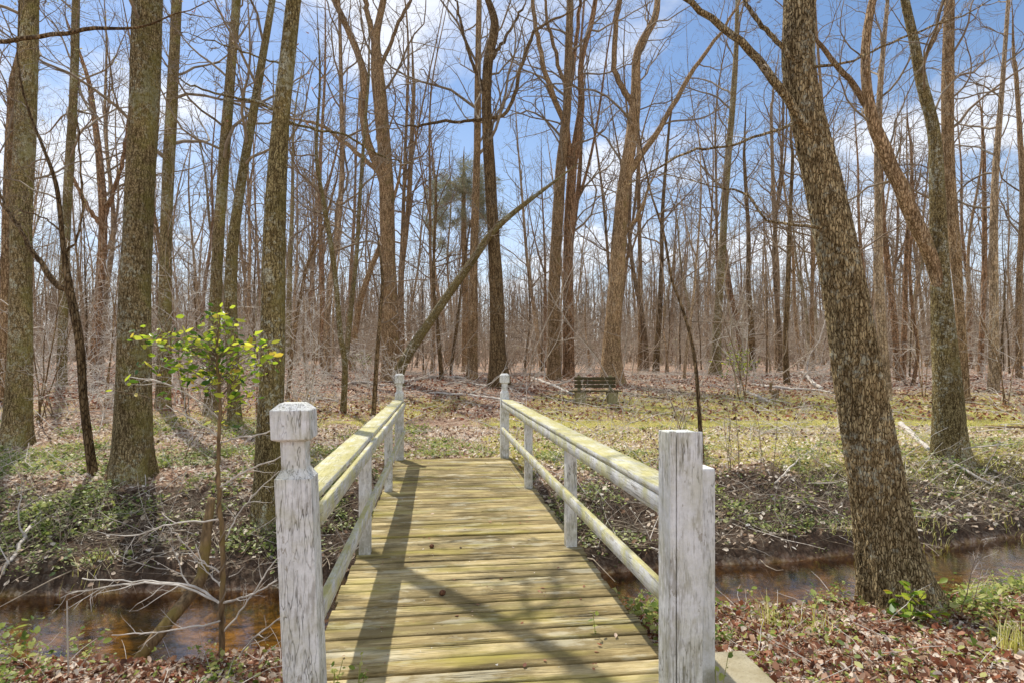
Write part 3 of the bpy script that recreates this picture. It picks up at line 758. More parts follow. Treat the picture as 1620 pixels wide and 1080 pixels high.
def hero_tree(label, pts, Yd=None, limbs=(), H=20, mat='bark_brown', twig='twig', name='tree', sides=12, rings=40, cfg=None, k_trunk=14, tk0=.45,
              k_limb=6, flare_amt=.3, flare_h=.3, bud=None, relief=0, group=None, dy=0, seed=None, ext=True, base_at=None, ext_lean=(0, 0), limb_mat=None, full=False):
    rg = np.random.default_rng(seed if seed is not None else abs(hash(label)) % (2 ** 31) if False else sum(ord(c) * (i + 1) for i, c in enumerate(label)))
    pts = [tuple(q) for q in pts]
    if Yd is None: _, Yd, _ = hit(pts[0][0], pts[0][1])
    W = []
    wfac = lambda px_: 1 / math.sqrt(1 + ((px_ - CX) / F) ** 2)      # wide-angle stretch of round stems
    for q in pts: W.append(np.append(P(q[0], q[1], Yd), q[2] / F * Yd / 2 * wfac(q[0])))
    W = np.array(W)
    # foot in the ground
    bz = tz(W[0, 0], W[0, 1])
    foot = W[0].copy(); foot[2] = bz - .15
    if W[0, 2] > bz + .02: W = np.vstack([foot, W])
    else: W[0] = foot
    base = np.array([W[0, 0], W[0, 1], bz])
    # depth wander of the stem
    W[1:, 1] += np.cumsum(rg.normal(0, .02 * Yd / 10, len(W) - 1)) * (1 if len(W) > 3 else 0) + dy * np.linspace(0, 1, len(W))[1:]
    H = min(H, W[-1, 2] + 2.0 + .06 * Yd) if ext and not full else H
    if ext:
        top = W[-1]; dirv = norm((W[-1] - W[-2])[:3]); zz = top[2]
        n_e = 5; left = max(H - zz, .5); cur = top.copy()
        for j in range(n_e):
            dirv = norm(dirv + np.array([rg.normal(0, .07) + ext_lean[0], rg.normal(0, .07) + ext_lean[1], .12]))
            cur = cur.copy(); cur[:3] = cur[:3] + dirv * left / n_e; cur[3] = top[3] * (1 - .9 * (j + 1) / n_e); W = np.vstack([W, cur])
    trunk = catmull(W, rings); trunk[:, 3] = np.maximum(trunk[:, 3], .006)
    trunk[:, :3] -= base
    root = thing(name, base, label, 'tree' if name == 'tree' else name.replace('_', ' '), group)
    ph = rg.uniform(0, 6)
    rf = FurrowR(flare_amt, flare_h, ph, relief[0], relief[1]) if relief else (lambda Pp, a: flare(Pp, a, flare_amt, flare_h, ph))
    V, Q = tube_batch(trunk[None, :, :3], trunk[None, :, 3], sides, rf)
    link('trunk', mesh_np('trunk', V, Q), M[mat], root)
    parents = [(trunk[:, :3], trunk[:, 3], k_trunk, tk0, .99)]
    for lb in limbs:
        L_ = []
        yy = Yd; d_y = rg.uniform(-.035, .035) * Yd / max(1, len(lb))
        for j, q in enumerate(lb):
            L_.append(np.append(P(q[0], q[1], yy), q[2] / F * Yd / 2 * wfac(q[0]))); yy += d_y
        L_ = np.array(L_)
        # root the limb inside the stem
        i0 = np.argmin(np.linalg.norm(trunk[:, :3] + base - L_[0, :3], axis=1)); gap_ = trunk[i0, :3] + base - L_[0, :3]
        if np.linalg.norm(gap_) < .035 * Yd: L_[0, :3] += .4 * gap_
        # run on past the last traced point
        dirv = norm((L_[-1] - L_[-2])[:3]); ln_ = np.linalg.norm(L_[-1, :3] - L_[0, :3]) * .5
        cur = L_[-1].copy()
        for j in range(3):
            dirv = norm(dirv + rg.normal(0, .12, 3) + np.array([0, 0, .08])); cur = cur.copy(); cur[:3] += dirv * ln_ / 3; cur[3] *= .6; L_ = np.vstack([L_, cur])
        lim = catmull(L_, 24); lim[:, 3] = np.maximum(lim[:, 3], .004); lim[:, :3] -= base
        lim[1:-1, :3] += rg.normal(0, .010 * Yd / 10, (22, 3))
        V, Q = tube_batch(lim[None, :, :3], lim[None, :, 3], 8 if Yd > 12 else 12)
        link('limb', mesh_np('limb', V, Q), M[limb_mat or mat], root)
        parents.append((lim[:, :3], lim[:, 3], k_limb, .2, .98))
    c = dict(l1=.27, k2=7, k3=3 if Yd > 18 else 4, rm=.0027 if Yd > 18 else .0021); c.update(cfg or {})
    if Yd > 12: k_trunk = int(k_trunk * 1.3); tk0 = min(tk0, .38)
    tubes, tips = grow_crown(parents, c, rg)
    V, Q = join(tubes)
    cr = link('crown', mesh_np('crown', V, Q), M[twig], root)
    if bud:
        tp = tips[:, -1]; sel = rg.random(len(tp)) < bud[1]; tp = tp[sel]
        q = np.repeat(tp, 2, 0) + rg.normal(0, .015, (len(tp) * 2, 3))
        V, Q = leaf_mesh('b', q, rg.uniform(.5, 1.2, len(q)) * bud[2], 1.2, .5, .2, rg=rg)
        link('foliage', mesh_np('foliage', V, Q), M[bud[0]], cr)
    return root

T = hero_tree
# --- nearest trunk, leaning, at the near bank
T('thick leaning trunk with deeply furrowed bark rooted on the near bank beside the bridge', [(1434, 958, 118), (1410, 880, 97), (1395, 780, 90), (1372, 640, 82), (1348, 474, 74), (1318, 308, 66), (1292, 178, 58), (1279, 90, 56), (1280, 0, 53)],
  limbs=[[(1292, 225, 18), (1240, 148, 15), (1188, 83, 13), (1135, 36, 11), (1087, 0, 9)], [(1262, 100, 9), (1205, 41, 8), (1176, 0, 6)],
         [(1300, 361, 6), (1218, 349, 4), (1182, 308, 4), (1129, 296, 2)], [(1270, 190, 6), (1158, 231, 4), (1099, 237, 4), (1040, 267, 3)], [(1290, 101, 6), (1348, 95, 4), (1431, 59, 4), (1526, 24, 3)]],
  H=15, mat='bark_furrow', sides=190, rings=420, relief=(.07, 66), flare_amt=.42, flare_h=.42, cfg=dict(l1=.22, k2=5, k3=5, tk=.010), k_trunk=5, tk0=.75, k_limb=7, dy=.2)
# --- the left-hand big trunks
T('stout straight grey trunk with flaring base standing mid bank left of the bridge', [(208, 758, 68), (210, 700, 61), (213, 540, 54), (217, 400, 51), (228, 200, 49), (235, 0, 47)],
  mat='bark_grey', sides=90, rings=200, relief=(.03, 60), flare_amt=.5, flare_h=.40, H=24, k_trunk=7, tk0=.66 , bud=('bud', .6, .035), cfg=dict(l1=.2))
T('tall lichen spotted trunk at the far left side of the bank', [(25, 705, 50), (33, 540, 40), (33, 350, 38), (38, 200, 36), (45, 0, 34)], mat='bark_grey', sides=60, rings=140, relief=(.03, 50), flare_amt=.45, flare_h=.35, H=24, k_trunk=7, tk0=.66 , bud=('bud', .7, .04))
T('brown trunk half cut by the left edge of the view behind a lichen spotted trunk', [(4, 640, 20), (9, 520, 18), (14, 330, 15), (18, 150, 12)], mat='bark_brown', Yd=16, H=20)
T('mossy trunk nearest the bridge on its left with blotchy pale lichen', [(424, 822, 50), (427, 700, 44), (432, 540, 40), (437, 350, 34), (445, 200, 28), (455, 100, 26), (466, 0, 24)],
  limbs=[[(443, 178, 5), (400, 160, 5), (350, 150, 4), (300, 133, 3)], [(447, 190, 5), (500, 205, 4), (540, 212, 4), (600, 245, 3)], [(452, 103, 5), (425, 95, 3), (370, 78, 3), (320, 60, 2)]],
  mat='bark_olive', sides=64, rings=180, relief=(.035, 44), H=13, full=True, k_trunk=16, tk0=.55, k_limb=7, cfg=dict(l1=.24, tk=.013, rm=.004, k3=5))
T('slim dark forked tree with one limb arching left between two big trunks', [(150, 752, 18), (135, 640, 15), (128, 540, 15), (112, 460, 14), (102, 390, 9), (95, 300, 8), (75, 240, 6), (60, 200, 5)],
  limbs=[[(114, 462, 12), (85, 445, 12), (50, 395, 9), (25, 350, 7), (8, 325, 5)], [(105, 400, 5), (125, 370, 4), (130, 310, 4), (125, 220, 3)], [(100, 370, 4), (70, 345, 3), (40, 335, 3)]],
  mat='bark_dark', sides=20, rings=70, H=7.5, k_trunk=8, tk0=.5, k_limb=8, cfg=dict(l1=.25, tk=.010, k3=4), bud=('bud', .25, .025), flare_amt=.15)
T('straight grey trunk just right of the stout flaring trunk', [(258, 645, 26), (260, 500, 22), (262, 350, 20), (270, 150, 19), (277, 0, 17)], mat='bark_grey', sides=30, rings=80, H=24, bud=('bud', .6, .055))
T('pale straight trunk behind the holly sapling', [(333, 655, 24), (338, 550, 20), (345, 400, 19), (360, 200, 17), (377, 0, 14)], mat='bark_grey', sides=24, rings=70, H=25)
T('mossy trunk leaning right close beside the pale trunk behind the holly sapling', [(372, 665, 22), (366, 450, 20), (375, 325, 17), (395, 200, 14), (428, 0, 11)], mat='bark_olive', sides=24, rings=70, H=22, bud=('red_bud', .6, .06))
T('grey trunk between the far left trunk and the stout trunk, behind the forked tree', [(98, 575, 18), (100, 500, 16), (104, 330, 16), (115, 150, 15), (120, 0, 13)], mat='bark_grey', Yd=21, H=25, bud=('bud', .7, .07))
T('reddish trunk behind the undergrowth left of the stout trunk', [(152, 560, 15), (160, 440, 15), (164, 346, 15), (158, 250, 12), (145, 150, 9)], limbs=[[(163, 360, 9), (140, 330, 8), (115, 280, 6)], [(164, 350, 8), (190, 270, 7), (205, 180, 5)]], mat='bark_red', Yd=26, H=17)
# --- the middle
T('big brown trunk with many forks behind the left far bridge post', [(618, 592, 31), (617, 500, 27), (615, 400, 24), (612, 290, 23), (606, 200, 22), (598, 115, 20), (596, 60, 13), (607, 0, 10)],
  limbs=[[(600, 285, 12), (583, 230, 13), (572, 166, 12), (578, 126, 12), (557, 63, 10), (529, 0, 9)], [(596, 275, 8), (563, 241, 7), (517, 204, 6), (471, 189, 4)], [(598, 100, 10), (588, 50, 9), (578, 0, 8)], [(603, 110, 7), (630, 40, 6), (650, 0, 5)]],
  mat='bark_brown', H=23, sides=24, rings=70, k_trunk=8, k_limb=7, Yd=26)
T('toppled slanting trunk leaning across the woods beside the big forked brown trunk', [(634, 582, 17), (690, 494, 14), (747, 413, 12), (790, 356, 10), (873, 290, 5), (915, 258, 1.2)], mat='bark_olive', Yd=23.5, H=9, ext=False, k_trunk=8, tk0=.4, cfg=dict(l1=.25), flare_amt=.1)
T('dark slightly bowed trunk midway between the two far bridge posts', [(789, 600, 34), (787, 540, 25), (785, 450, 21), (776, 290, 18), (770, 170, 16), (773, 100, 15), (783, 45, 13), (770, 0, 9)],
  limbs=[[(772, 189, 6), (793, 184, 6), (810, 160, 6), (827, 97, 6), (845, 52, 5), (873, 35, 4)], [(771, 190, 6), (735, 193, 5), (700, 192, 5), (660, 200, 4)], [(772, 105, 7), (800, 60, 5), (822, 20, 4)], [(771, 150, 6), (745, 95, 5), (725, 20, 4)]],
  mat='bark_dark', H=22, sides=24, rings=70, Yd=24, k_trunk=9, k_limb=7)
T('straight brown trunk left of the dark bowed trunk', [(747, 590, 18), (748, 500, 15), (750, 400, 13), (755, 230, 11), (756, 115, 10), (758, 0, 8)], mat='bark_brown', H=22, Yd=27)
T('grey brown trunk rising behind the left end of the bench', [(876, 602, 22), (876, 500, 19), (879, 400, 18), (888, 258, 16), (896, 190, 14), (899, 115, 13), (902, 0, 11)],
  limbs=[[(893, 195, 9), (879, 160, 9), (862, 115, 8), (850, 57, 7), (842, 0, 6)], [(897, 150, 6), (880, 90, 6), (868, 40, 5), (862, 0, 4)]], mat='bark_brown', H=22, sides=20, rings=60, Yd=27)
T('reddish trunk with steep fork close beside the grey brown one behind the bench', [(900, 602, 19), (899, 500, 17), (899, 400, 16), (905, 275, 15), (919, 172, 11), (919, 103, 9), (936, 34, 8), (942, 0, 7)],
  limbs=[[(903, 290, 10), (897, 200, 8), (905, 120, 7), (915, 40, 6), (917, 0, 5)]], mat='bark_red', H=21, Yd=27.5, sides=18, rings=60)
T('broad trunk with two high forks right behind the bench', [(968, 606, 38), (968, 540, 28), (974, 459, 25), (985, 315, 22), (997, 230, 19), (1005, 160, 17), (1008, 86, 13), (1034, 34, 11), (1040, 0, 9)],
  limbs=[[(999, 170, 11), (974, 115, 9), (974, 46, 8), (982, 0, 7)], [(988, 280, 11), (1034, 218, 9), (1068, 161, 8), (1100, 109, 7), (1145, 45, 5)], [(970, 405, 6), (990, 370, 5), (1015, 330, 5), (1030, 290, 3)]],
  mat='bark_brown', H=23, sides=24, rings=70, Yd=25)
mids = [
 ('slim crooked tree nearest the left handrail, forking low', [(542, 654, 10), (546, 582, 9), (539, 529, 9), (533, 458, 8), (523, 381, 8), (512, 318, 7), (500, 240, 6), (505, 150, 4)], None, 'bark_olive', 14),
 ('slender upright trunk behind the slim crooked tree by the left handrail', [(545, 592, 9), (556, 476, 8), (563, 405, 7), (570, 300, 6), (580, 150, 5)], 23, 'bark_grey', 18),
 ('leaning brown stem just left of the big forked trunk', [(558, 570, 10), (568, 487, 10), (588, 423, 9), (600, 388, 8), (625, 300, 5)], 31, 'bark_brown', 15),
 ('thin dark pole tree by the far end of the left handrail', [(590, 658, 7), (597, 564, 7), (602, 494, 6), (605, 441, 5), (600, 390, 3)], None, 'bark_dark', 6),
 ('upright trunk right behind the big forked brown trunk', [(635, 565, 11), (635, 441, 9), (642, 370, 8), (648, 300, 8), (655, 150, 6)], 34, 'bark_brown', 22),
 ('thin tree curving right above the near left post', [(454, 632, 7), (465, 529, 7), (479, 458, 6), (489, 416, 5), (510, 370, 4), (530, 300, 3)], None, 'bark_brown', 9),
 ('thin dark sapling under the toppled slanting trunk', [(698, 588, 7), (692, 511, 6), (686, 441, 5), (690, 330, 4)], 27, 'bark_dark', 13),
 ('small stem slanting right under the middle of the toppled trunk', [(714, 582, 5), (722, 520, 5), (731, 450, 4), (740, 380, 3)], 29, 'bark_dark', 10),
 ('straight brown pole tree right of the broad forked trunk behind the bench', [(1012, 580, 8), (1012, 441, 7), (1010, 335, 6), (1008, 200, 5)], 38, 'bark_brown', 22),
 ('dark trunk with a high vee fork in the woods right of the bench', [(1038, 572, 11), (1043, 500, 9), (1047, 423, 7), (1049, 335, 6), (1060, 200, 4)], 35, 'bark_dark', 20),
 ('slender leaning sapling growing from the bank behind the capless post', [(1112, 735, 8), (1109, 673, 7), (1100, 564, 6), (1082, 494, 5), (1063, 441, 4.5), (1050, 370, 4), (1029, 307, 3)], None, 'bark_dark', 6.5),
 ('grey brown trunk with spreading root foot behind the bright green bush', [(1131, 592, 20), (1134, 520, 14), (1141, 415, 12), (1150, 267, 11), (1158, 178, 10), (1165, 77, 8), (1167, 0, 6)], 31, 'bark_grey', 24),
 ('short broken reddish stem leaning left behind the bright green bush', [(1172, 565, 8), (1166, 510, 8), (1156, 448, 7), (1150, 400, 5)], 36, 'bark_red', 9),
 ('thick set trunk in the woods left of the thick leaning trunk', [(1191, 560, 11), (1188, 500, 9), (1184, 441, 8), (1184, 370, 7), (1178, 250, 5)], 38, 'bark_dark', 20),
 ('pale straight trunk left of the dark curved pole tree', [(1230, 556, 9), (1231, 500, 8), (1232, 441, 8), (1226, 335, 7), (1222, 180, 5)], 41, 'bark_pale', 24),
 ('dark curved pole tree standing beyond the fallen white branches', [(1245, 606, 11), (1242, 540, 9), (1244, 440, 8), (1247, 355, 7), (1252, 250, 5)], 25, 'bark_dark', 14),
 ('brown pole tree just left of the thick leaning trunk', [(1285, 576, 8), (1286, 480, 6), (1286, 370, 6), (1284, 200, 4)], 39, 'bark_brown', 22),
 ('thin trunk leaning left at the foot of the thick leaning trunk', [(1344, 692, 12), (1336, 640, 12), (1328, 585, 11), (1322, 500, 10), (1312, 400, 8), (1300, 300, 6)], None, 'bark_olive', 8),
 ('pale trunk rising from behind the thick leaning trunk', [(1400, 612, 18), (1391, 520, 16), (1386, 430, 16), (1385, 338, 14), (1383, 260, 12), (1390, 148, 10), (1398, 60, 8), (1405, 0, 6)], 20, 'bark_pale', 22),
 ('brown trunk bowed left, first of the twin stems right of the leaning trunk', [(1420, 600, 11), (1414, 513, 11), (1402, 415, 10), (1394, 338, 9), (1388, 200, 7)], 26, 'bark_red', 20),
 ('brown trunk leaning right, second of the twin stems right of the leaning trunk', [(1428, 604, 11), (1431, 493, 9), (1433, 408, 8), (1440, 280, 6)], 26.2, 'bark_red', 18),
 ('thin wavy stem right of the twin brown stems', [(1443, 614, 7), (1453, 552, 6), (1445, 493, 6), (1439, 415, 5), (1446, 330, 4)], 24, 'bark_red', 12),
 ('straight pale grey trunk near the right edge with clean bole', [(1572, 620, 20), (1571, 455, 15), (1569, 357, 14), (1573, 260, 12), (1585, 148, 9), (1597, 0, 7)], 22, 'bark_pale', 22),
 ('brown trunk just left of the straight pale grey one near the right edge', [(1552, 592, 10), (1554, 500, 9), (1556, 415, 9), (1553, 250, 7)], 30, 'bark_red', 22),
 ('brown trunk cut by the right edge beside the dark wooden sign', [(1614, 596, 12), (1616, 450, 11), (1618, 300, 10), (1612, 120, 8)], 27, 'bark_brown', 22),
 ('brown trunk behind the mossy split trunk on the right, upright to the sky', [(1527, 636, 19), (1517, 493, 16), (1508, 400, 20), (1500, 296, 21), (1496, 178, 21), (1497, 0, 18)], None, 'bark_brown', 22),
]
for lab, pts, Yd, mt, H in mids:
    T(lab, pts, Yd, H=H, mat=mt, sides=14, rings=44, k_trunk=16 if H > 10 else 11, tk0=.35 if H > 10 else .4, cfg=dict(l1=.22 if H > 10 else .3, k2=7, k3=4, tk=.012), twig='twig' if mt in ('bark_grey', 'bark_pale') else 'twig_brown', flare_amt=.2)
T('mossy split trunk with a broken limb reaching left on the right bank', [(1502, 722, 62), (1500, 640, 54), (1493, 533, 42), (1487, 414, 30), (1481, 296, 26), (1475, 207, 22), (1457, 130, 20), (1443, 59, 16), (1431, 0, 14)],
  limbs=[[(1492, 470, 24), (1478, 425, 24), (1449, 355, 27), (1425, 300, 26), (1400, 240, 24), (1380, 190, 21), (1371, 140, 17), (1370, 70, 15), (1381, 0, 13)], [(1383, 190, 12), (1350, 135, 10), (1320, 100, 9), (1285, 55, 6)], [(1452, 110, 8), (1480, 60, 6), (1500, 10, 5)]],
  mat='bark_olive', sides=60, rings=150, relief=(.04, 40), limb_mat='bark_brown', H=14, k_trunk=8, tk0=.5, cfg=dict(l1=.22, tk=.010), flare_amt=.3, flare_h=.3)
# a tree just outside the view whose limb reaches in
T('tree beyond the left edge whose dark bare limb reaches in near the top', [(-130, 800, 44), (-128, 500, 38), (-120, 250, 34), (-118, 60, 30)], Yd=6.4, limbs=[[(-118, 90, 14), (-50, 75, 11), (0, 67, 9), (80, 57, 8), (150, 46, 7), (190, 45, 5), (225, 43, 4)]],
  mat='bark_dark', sides=30, rings=60, H=14, k_trunk=6, tk0=.6, k_limb=4, cfg=dict(l1=.16, tk=.008, k3=3))

# pine far back
pr = T('grey green pine crown rising above the woods behind the toppled trunk', [(736, 572, 10), (736, 441, 9), (734, 353, 8), (734, 280, 5)], 36, H=14.5, mat='bark_brown', name='pine_tree', k_trunk=26, tk0=.5, cfg=dict(l1=.2, k2=6, k3=4, a1=(60, 95)))
pt_ = rng.normal(0, 1, (1500, 3)); pt_ = norm(pt_) * rng.uniform(.2, 1, (1500, 1)) ** .6 * np.array([2.6, 2.6, 3.2]) + np.array([0, 0, 9.6])
pt_ = pt_[fbm(pt_[:, 0] * 1.3 + 3, pt_[:, 2] * 1.3) > .54]
q = np.repeat(pt_, 28, 0) + rng.normal(0, .12, (len(pt_) * 28, 3))
dirs = norm(rng.normal(0, 1, (len(q), 3)))
sdv = norm(np.cross(dirs, rng.normal(0, 1, dirs.shape))) * .012
V = np.stack([q - sdv, q + sdv, q + sdv * .3 + dirs * .22, q - sdv * .3 + dirs * .22], 1).reshape(-1, 3)
link('foliage', mesh_np('foliage', V, np.arange(len(V)).reshape(-1, 4)), M['pine_needle'], pr)

# --- the stand behind: a few kinds, each copied with its trunk and crown
def variant(i):
    rg = np.random.default_rng(100 + i)
    H = rg.uniform(17, 24) if i < 9 else rg.uniform(7, 12)
    n = 26; t = np.linspace(0, 1, n); r0 = (H * rg.uniform(.0050, .0088)) if i < 9 else H * .006
    lean = rg.normal(0, .075, 2); ph = rg.uniform(0, 6, 4)
    Pp = np.stack([lean[0] * H * t + (.028 * H * np.sin(t * 5 + ph[0]) + .012 * H * np.sin(t * 9 + ph[3])) * t + .006 * H * np.sin(t * 13 + ph[1]), lean[1] * H * t + .018 * H * np.sin(t * 4 + ph[2]) * t, H * t - .12], -1)
    Pp[:, :2] -= Pp[0, :2]
    R_ = r0 * ((1 - t) ** .75 * .95 + .04)
    parents = [(Pp, R_, 20 if i < 9 else 16, .26 if i < 9 else .2, .99)]
    tr = [tube_batch(Pp[None], R_[None], 9, lambda a_, b_: flare(a_, b_, .35, .35, ph[3]))]
    if i % 2 == 0:       # a second stem from a fork
        f0 = int(n * rg.uniform(.28, .5)); d = norm(np.array([rg.normal(), rg.normal(), 0])); m_ = 18; tt = np.linspace(0, 1, m_)
        L_ = H * (1 - f0 / n) * .9
        P2 = Pp[f0] + np.outer(tt ** .75, d) * L_ * rg.uniform(.16, .3) + np.outer(tt, [0, 0, 1]) * L_ + np.stack([.012 * H * np.sin(tt * 7 + ph[1]), .01 * H * np.sin(tt * 6), 0 * tt], -1) * tt[:, None]
        R2 = R_[f0] * .7 * (1 - .93 * tt); tr.append(tube_batch(P2[None], R2[None], 7)); parents.append((P2, R2, 10, .2, .99))
    V1, Q1 = join(tr)
    tubes, tips = grow_crown(parents, dict(l1=.20 if i < 9 else .34, k2=6, k3=5, k4=1, a1=(25, 60) if i < 9 else (40, 80), tk=.011, rm=.0042), rg)
    V2, Q2 = join(tubes)
    mats = ['bark_forest', 'bark_brown', 'bark_pale', 'bark_forest', 'bark_red', 'bark_grey', 'bark_forest', 'bark_pale', 'bark_brown', 'bark_forest', 'bark_pale', 'bark_dark']
    a = mesh_np('trunk', V1, Q1); a.materials.append(M[mats[i]]); c = mesh_np('crown', V2, Q2); c.materials.append(M['twig' if i % 3 else 'twig_brown'])
    return a, c
VAR = [variant(i) for i in range(12)]
placed = []
def stand(n, y0, y1, label, group, small=.3, mind=1.3, pad=1.12, power=1.0):
    cnt = 0; tries = 0
    while cnt < n and tries < 20000:
        tries += 1
        y = y0 + (y1 - y0) * rng.random() ** power; x = rng.uniform(-1, 1) * .86 * y * pad
        if y < 30 and abs(x / y * F + CX - 700) < 150: continue
        if fbm(x * .12 + 5, y * .12) < .42 and rng.random() < .8: continue
        if any((x - a) ** 2 + (y - b_) ** 2 < mind ** 2 for a, b_ in placed): continue
        placed.append((x, y)); vi = int(rng.integers(9, 12)) if rng.random() < (small if y > 34 else .85) else int(rng.integers(0, 9))
        tm, cm = VAR[vi]
        root = thing('tree', (x, y, tz(x, y)), label, 'tree', group, rz=rng.uniform(0, 6.28))
        root.scale = (s_ := rng.uniform(.8, 1.15),) * 3
        for nm, me in (('trunk', tm), ('crown', cm)):
            o = bpy.data.objects.new(nm, me); COL.objects.link(o); o.parent = root
        cnt += 1
stand(95, 25, 50, 'bare slender tree in the thick of the woods beyond the clearing', 'bare trees in the middle of the woods', .45, 1.5)
stand(150, 50, 100, 'distant bare tree in the grey band at the back of the woods', 'bare trees at the back of the woods', .2, 1.8)

# the woods past the last single trees read as one mass
fx = rng.uniform(-175, 175, 2000); fy = rng.uniform(100, 190, 2000); fz = terrain(fx, fy)
m_ = 8; t = np.linspace(0, 1, m_); Hh = rng.uniform(13, 22, 2000)
PP = np.stack([fx[:, None] + rng.normal(0, .25, (2000, m_)).cumsum(1) , np.repeat(fy[:, None], m_, 1), fz[:, None] + Hh[:, None] * t], -1)
RR = rng.uniform(.09, .24, (2000, 1)) * (1 - .85 * t)
c1, r1 = spawn(PP, RR, 14, .12, 1, .24, (25, 60), .05, 5, .15, .6, .02); c2, r2 = spawn(c1, r1, 5, .2, 1, .5, (25, 60), .03, 4, .15, .7, .014)
V, Q = join([tube_batch(PP, RR, 5), tube_batch(c1, r1, 3), tube_batch(c2, r2, 3)])
tag(link('distant_woods', mesh_np('distant_woods', V, Q), M['bark_far']), kind='stuff')

# twiggy undergrowth: pale fans of fine branches in the middle distance
def brush(n, x0, x1, y0, y1, hmin, hmax, dens, nst=5, k=7, k2=5, rad=.008, flat=.35, tf=1.0):
    x = rng.uniform(x0, x1, n); y = rng.uniform(y0, y1, n); ok = (rng.random(n) < dens(x, y)) & in_view(x, y) & (y > far_edge(x) + 3)
    x, y = x[ok], y[ok]; N = len(x); H = rng.uniform(hmin, hmax, N)
    base = np.stack([x, y, terrain(x, y) - .03], -1)
    bs = np.repeat(base, nst, 0) + np.concatenate([rng.normal(0, .12, (N * nst, 2)), np.zeros((N * nst, 1))], 1); hh = np.repeat(H, nst) * rng.uniform(.5, 1, N * nst)
    d = norm(np.stack([rng.normal(0, .35, N * nst), rng.normal(0, .35, N * nst), np.ones(N * nst)], -1)); cur = bs; pts = [cur]; m_ = 7
    for j in range(m_ - 1):
        d = norm(d + rng.normal(0, .15, d.shape)); cur = cur + d * (hh / (m_ - 1))[:, None]; pts.append(cur)
    Pp = np.stack(pts, 1); R_ = rng.uniform(.7, 1.4, (len(bs), 1)) * rad * (1 - .8 * np.linspace(0, 1, m_)[None])
    a1, b1 = spawn(Pp, R_, k, .2, 1, .42, (45, 85), 0, 6, .2, .7, .0045 * tf, flat=flat); a2, b2 = spawn(a1, b1, k2, .15, 1, .5, (30, 65), 0, 4, .2, .8, .0034 * tf, flat=flat)
    return [tube_batch(Pp, R_, 5), tube_batch(a1, b1, 3), tube_batch(a2, b2, 3)]
parts = brush(85, -24, -1.2, 13.5, 30, 1.6, 4.8, lambda x, y: np.full_like(x, .75), 3, 7, 3, .013, .75, 2.3)
parts += brush(120, -34, 40, 22, 48, 1.0, 3.4, lambda x, y: .8 * (np.abs(x / y * F + CX - 720) > 110), 3, 6, 3, .015, .6, 2.8)
parts += brush(60, 2, 20, 12, 24, .6, 1.6, lambda x, y: np.full_like(x, .5), 3, 5, 4, .006)
parts += brush(22, -11, -4.2, 11.5, 19, 1.2, 3.4, lambda x, y: np.full_like(x, .9), 3, 7, 4, .009, .6, 1.5)
V, Q = join(parts)
tag(link('pale_twig_undergrowth', mesh_np('pale_twig_undergrowth', V, Q), M['twig_pale']), kind='stuff')
M['pole'] = simple_twig('thin pale poles', (.16, .125, .085), (.60, .50, .385))
parts = brush(150, -30, 36, 21, 60, 4.5, 11, lambda x, y: np.full_like(x, .85), 2, 9, 4, .024, .25, 1.5)
parts += brush(110, -40, 44, 36, 56, 4, 10, lambda x, y: np.full_like(x, .9), 2, 8, 3, .028, .25, 1.8)
parts += brush(420, -64, 70, 48, 105, 5, 13, lambda x, y: np.full_like(x, .9), 2, 8, 3, .045, .25, 2.6)
V, Q = join(parts)
tag(link('thicket_undergrowth', mesh_np('thicket_undergrowth', V, Q), M['pole']), kind='stuff')
parts = brush(560, -80, 80, 40, 95, 1.5, 6.5, lambda x, y: np.full_like(x, .9), 4, 5, 3, .028, .35, 4.2)
V, Q = join(parts)
tag(link('brown_twig_undergrowth', mesh_np('brown_twig_undergrowth', V, Q), M['twig_dark']), kind='stuff')
# first leaf haze on the low shrubs in the distance
N = 9000
x = rng.uniform(-40, 45, N); y = rng.uniform(26, 60, N); k_ = fbm(x * .25 + 3, y * .25) > .56; x, y = x[k_], y[k_]
q = np.stack([x, y, terrain(x, y) + rng.uniform(.2, 2.0, len(x))], -1)
V, Q = leaf_mesh('b', q, rng.uniform(.03, .07, len(q)), 1.2, .6, .2)
tag(link('young_shrub_leaves', mesh_np('young_shrub_leaves', V, Q), M['bud']), kind='stuff')

# ------------------------------------------------------------------ saplings, shrubs and bits between bridge and woods
def stem_from_px(pts, Yd, n=30, base=None):
    W = np.array([np.append(P(q[0], q[1], Yd if len(q) < 4 else q[3]), q[2] / F * Yd / 2) for q in pts]); return catmull(W, n)
# holly sapling with vine on the near bank
Yh = 4.35
st = stem_from_px([(352, 1062, 10), (350, 980, 8.5), (353, 880, 7.5), (346, 760, 6.5), (348, 640, 5), (343, 560, 3.6), (347, 498, 2)], Yh, 60)
st[0, 2] = tz(st[0, 0], Yh) - .1; bs = st[0, :3].copy(); bs[2] = tz(bs[0], Yh); st[:, :3] -= bs
st[1:-1, :2] += rng.normal(0, .003, (58, 2))
hol = thing('holly_sapling', bs, 'thin holly sapling wound with vine, bright green leaves at its top', 'sapling')
V, Q = tube_batch(st[None, :, :3], st[None, :, 3], 10); link('trunk', mesh_np('trunk', V, Q), M['rotten'], hol)
sub = st[8:34]; a_ = np.linspace(0, 30, 120); si = np.linspace(0, len(sub) - 1, 120); cen = np.stack([np.interp(si, np.arange(len(sub)), sub[:, j]) for j in range(4)], -1)
vn = cen[:, :3] + np.stack([np.cos(a_), np.sin(a_), 0 * a_], -1) * (cen[:, 3:] + .004)
V, Q = tube_batch(vn[None], np.full((1, 120), .006), 6); link('vine', mesh_np('vine', V, Q), M['twig_brown'], hol)
tw = []
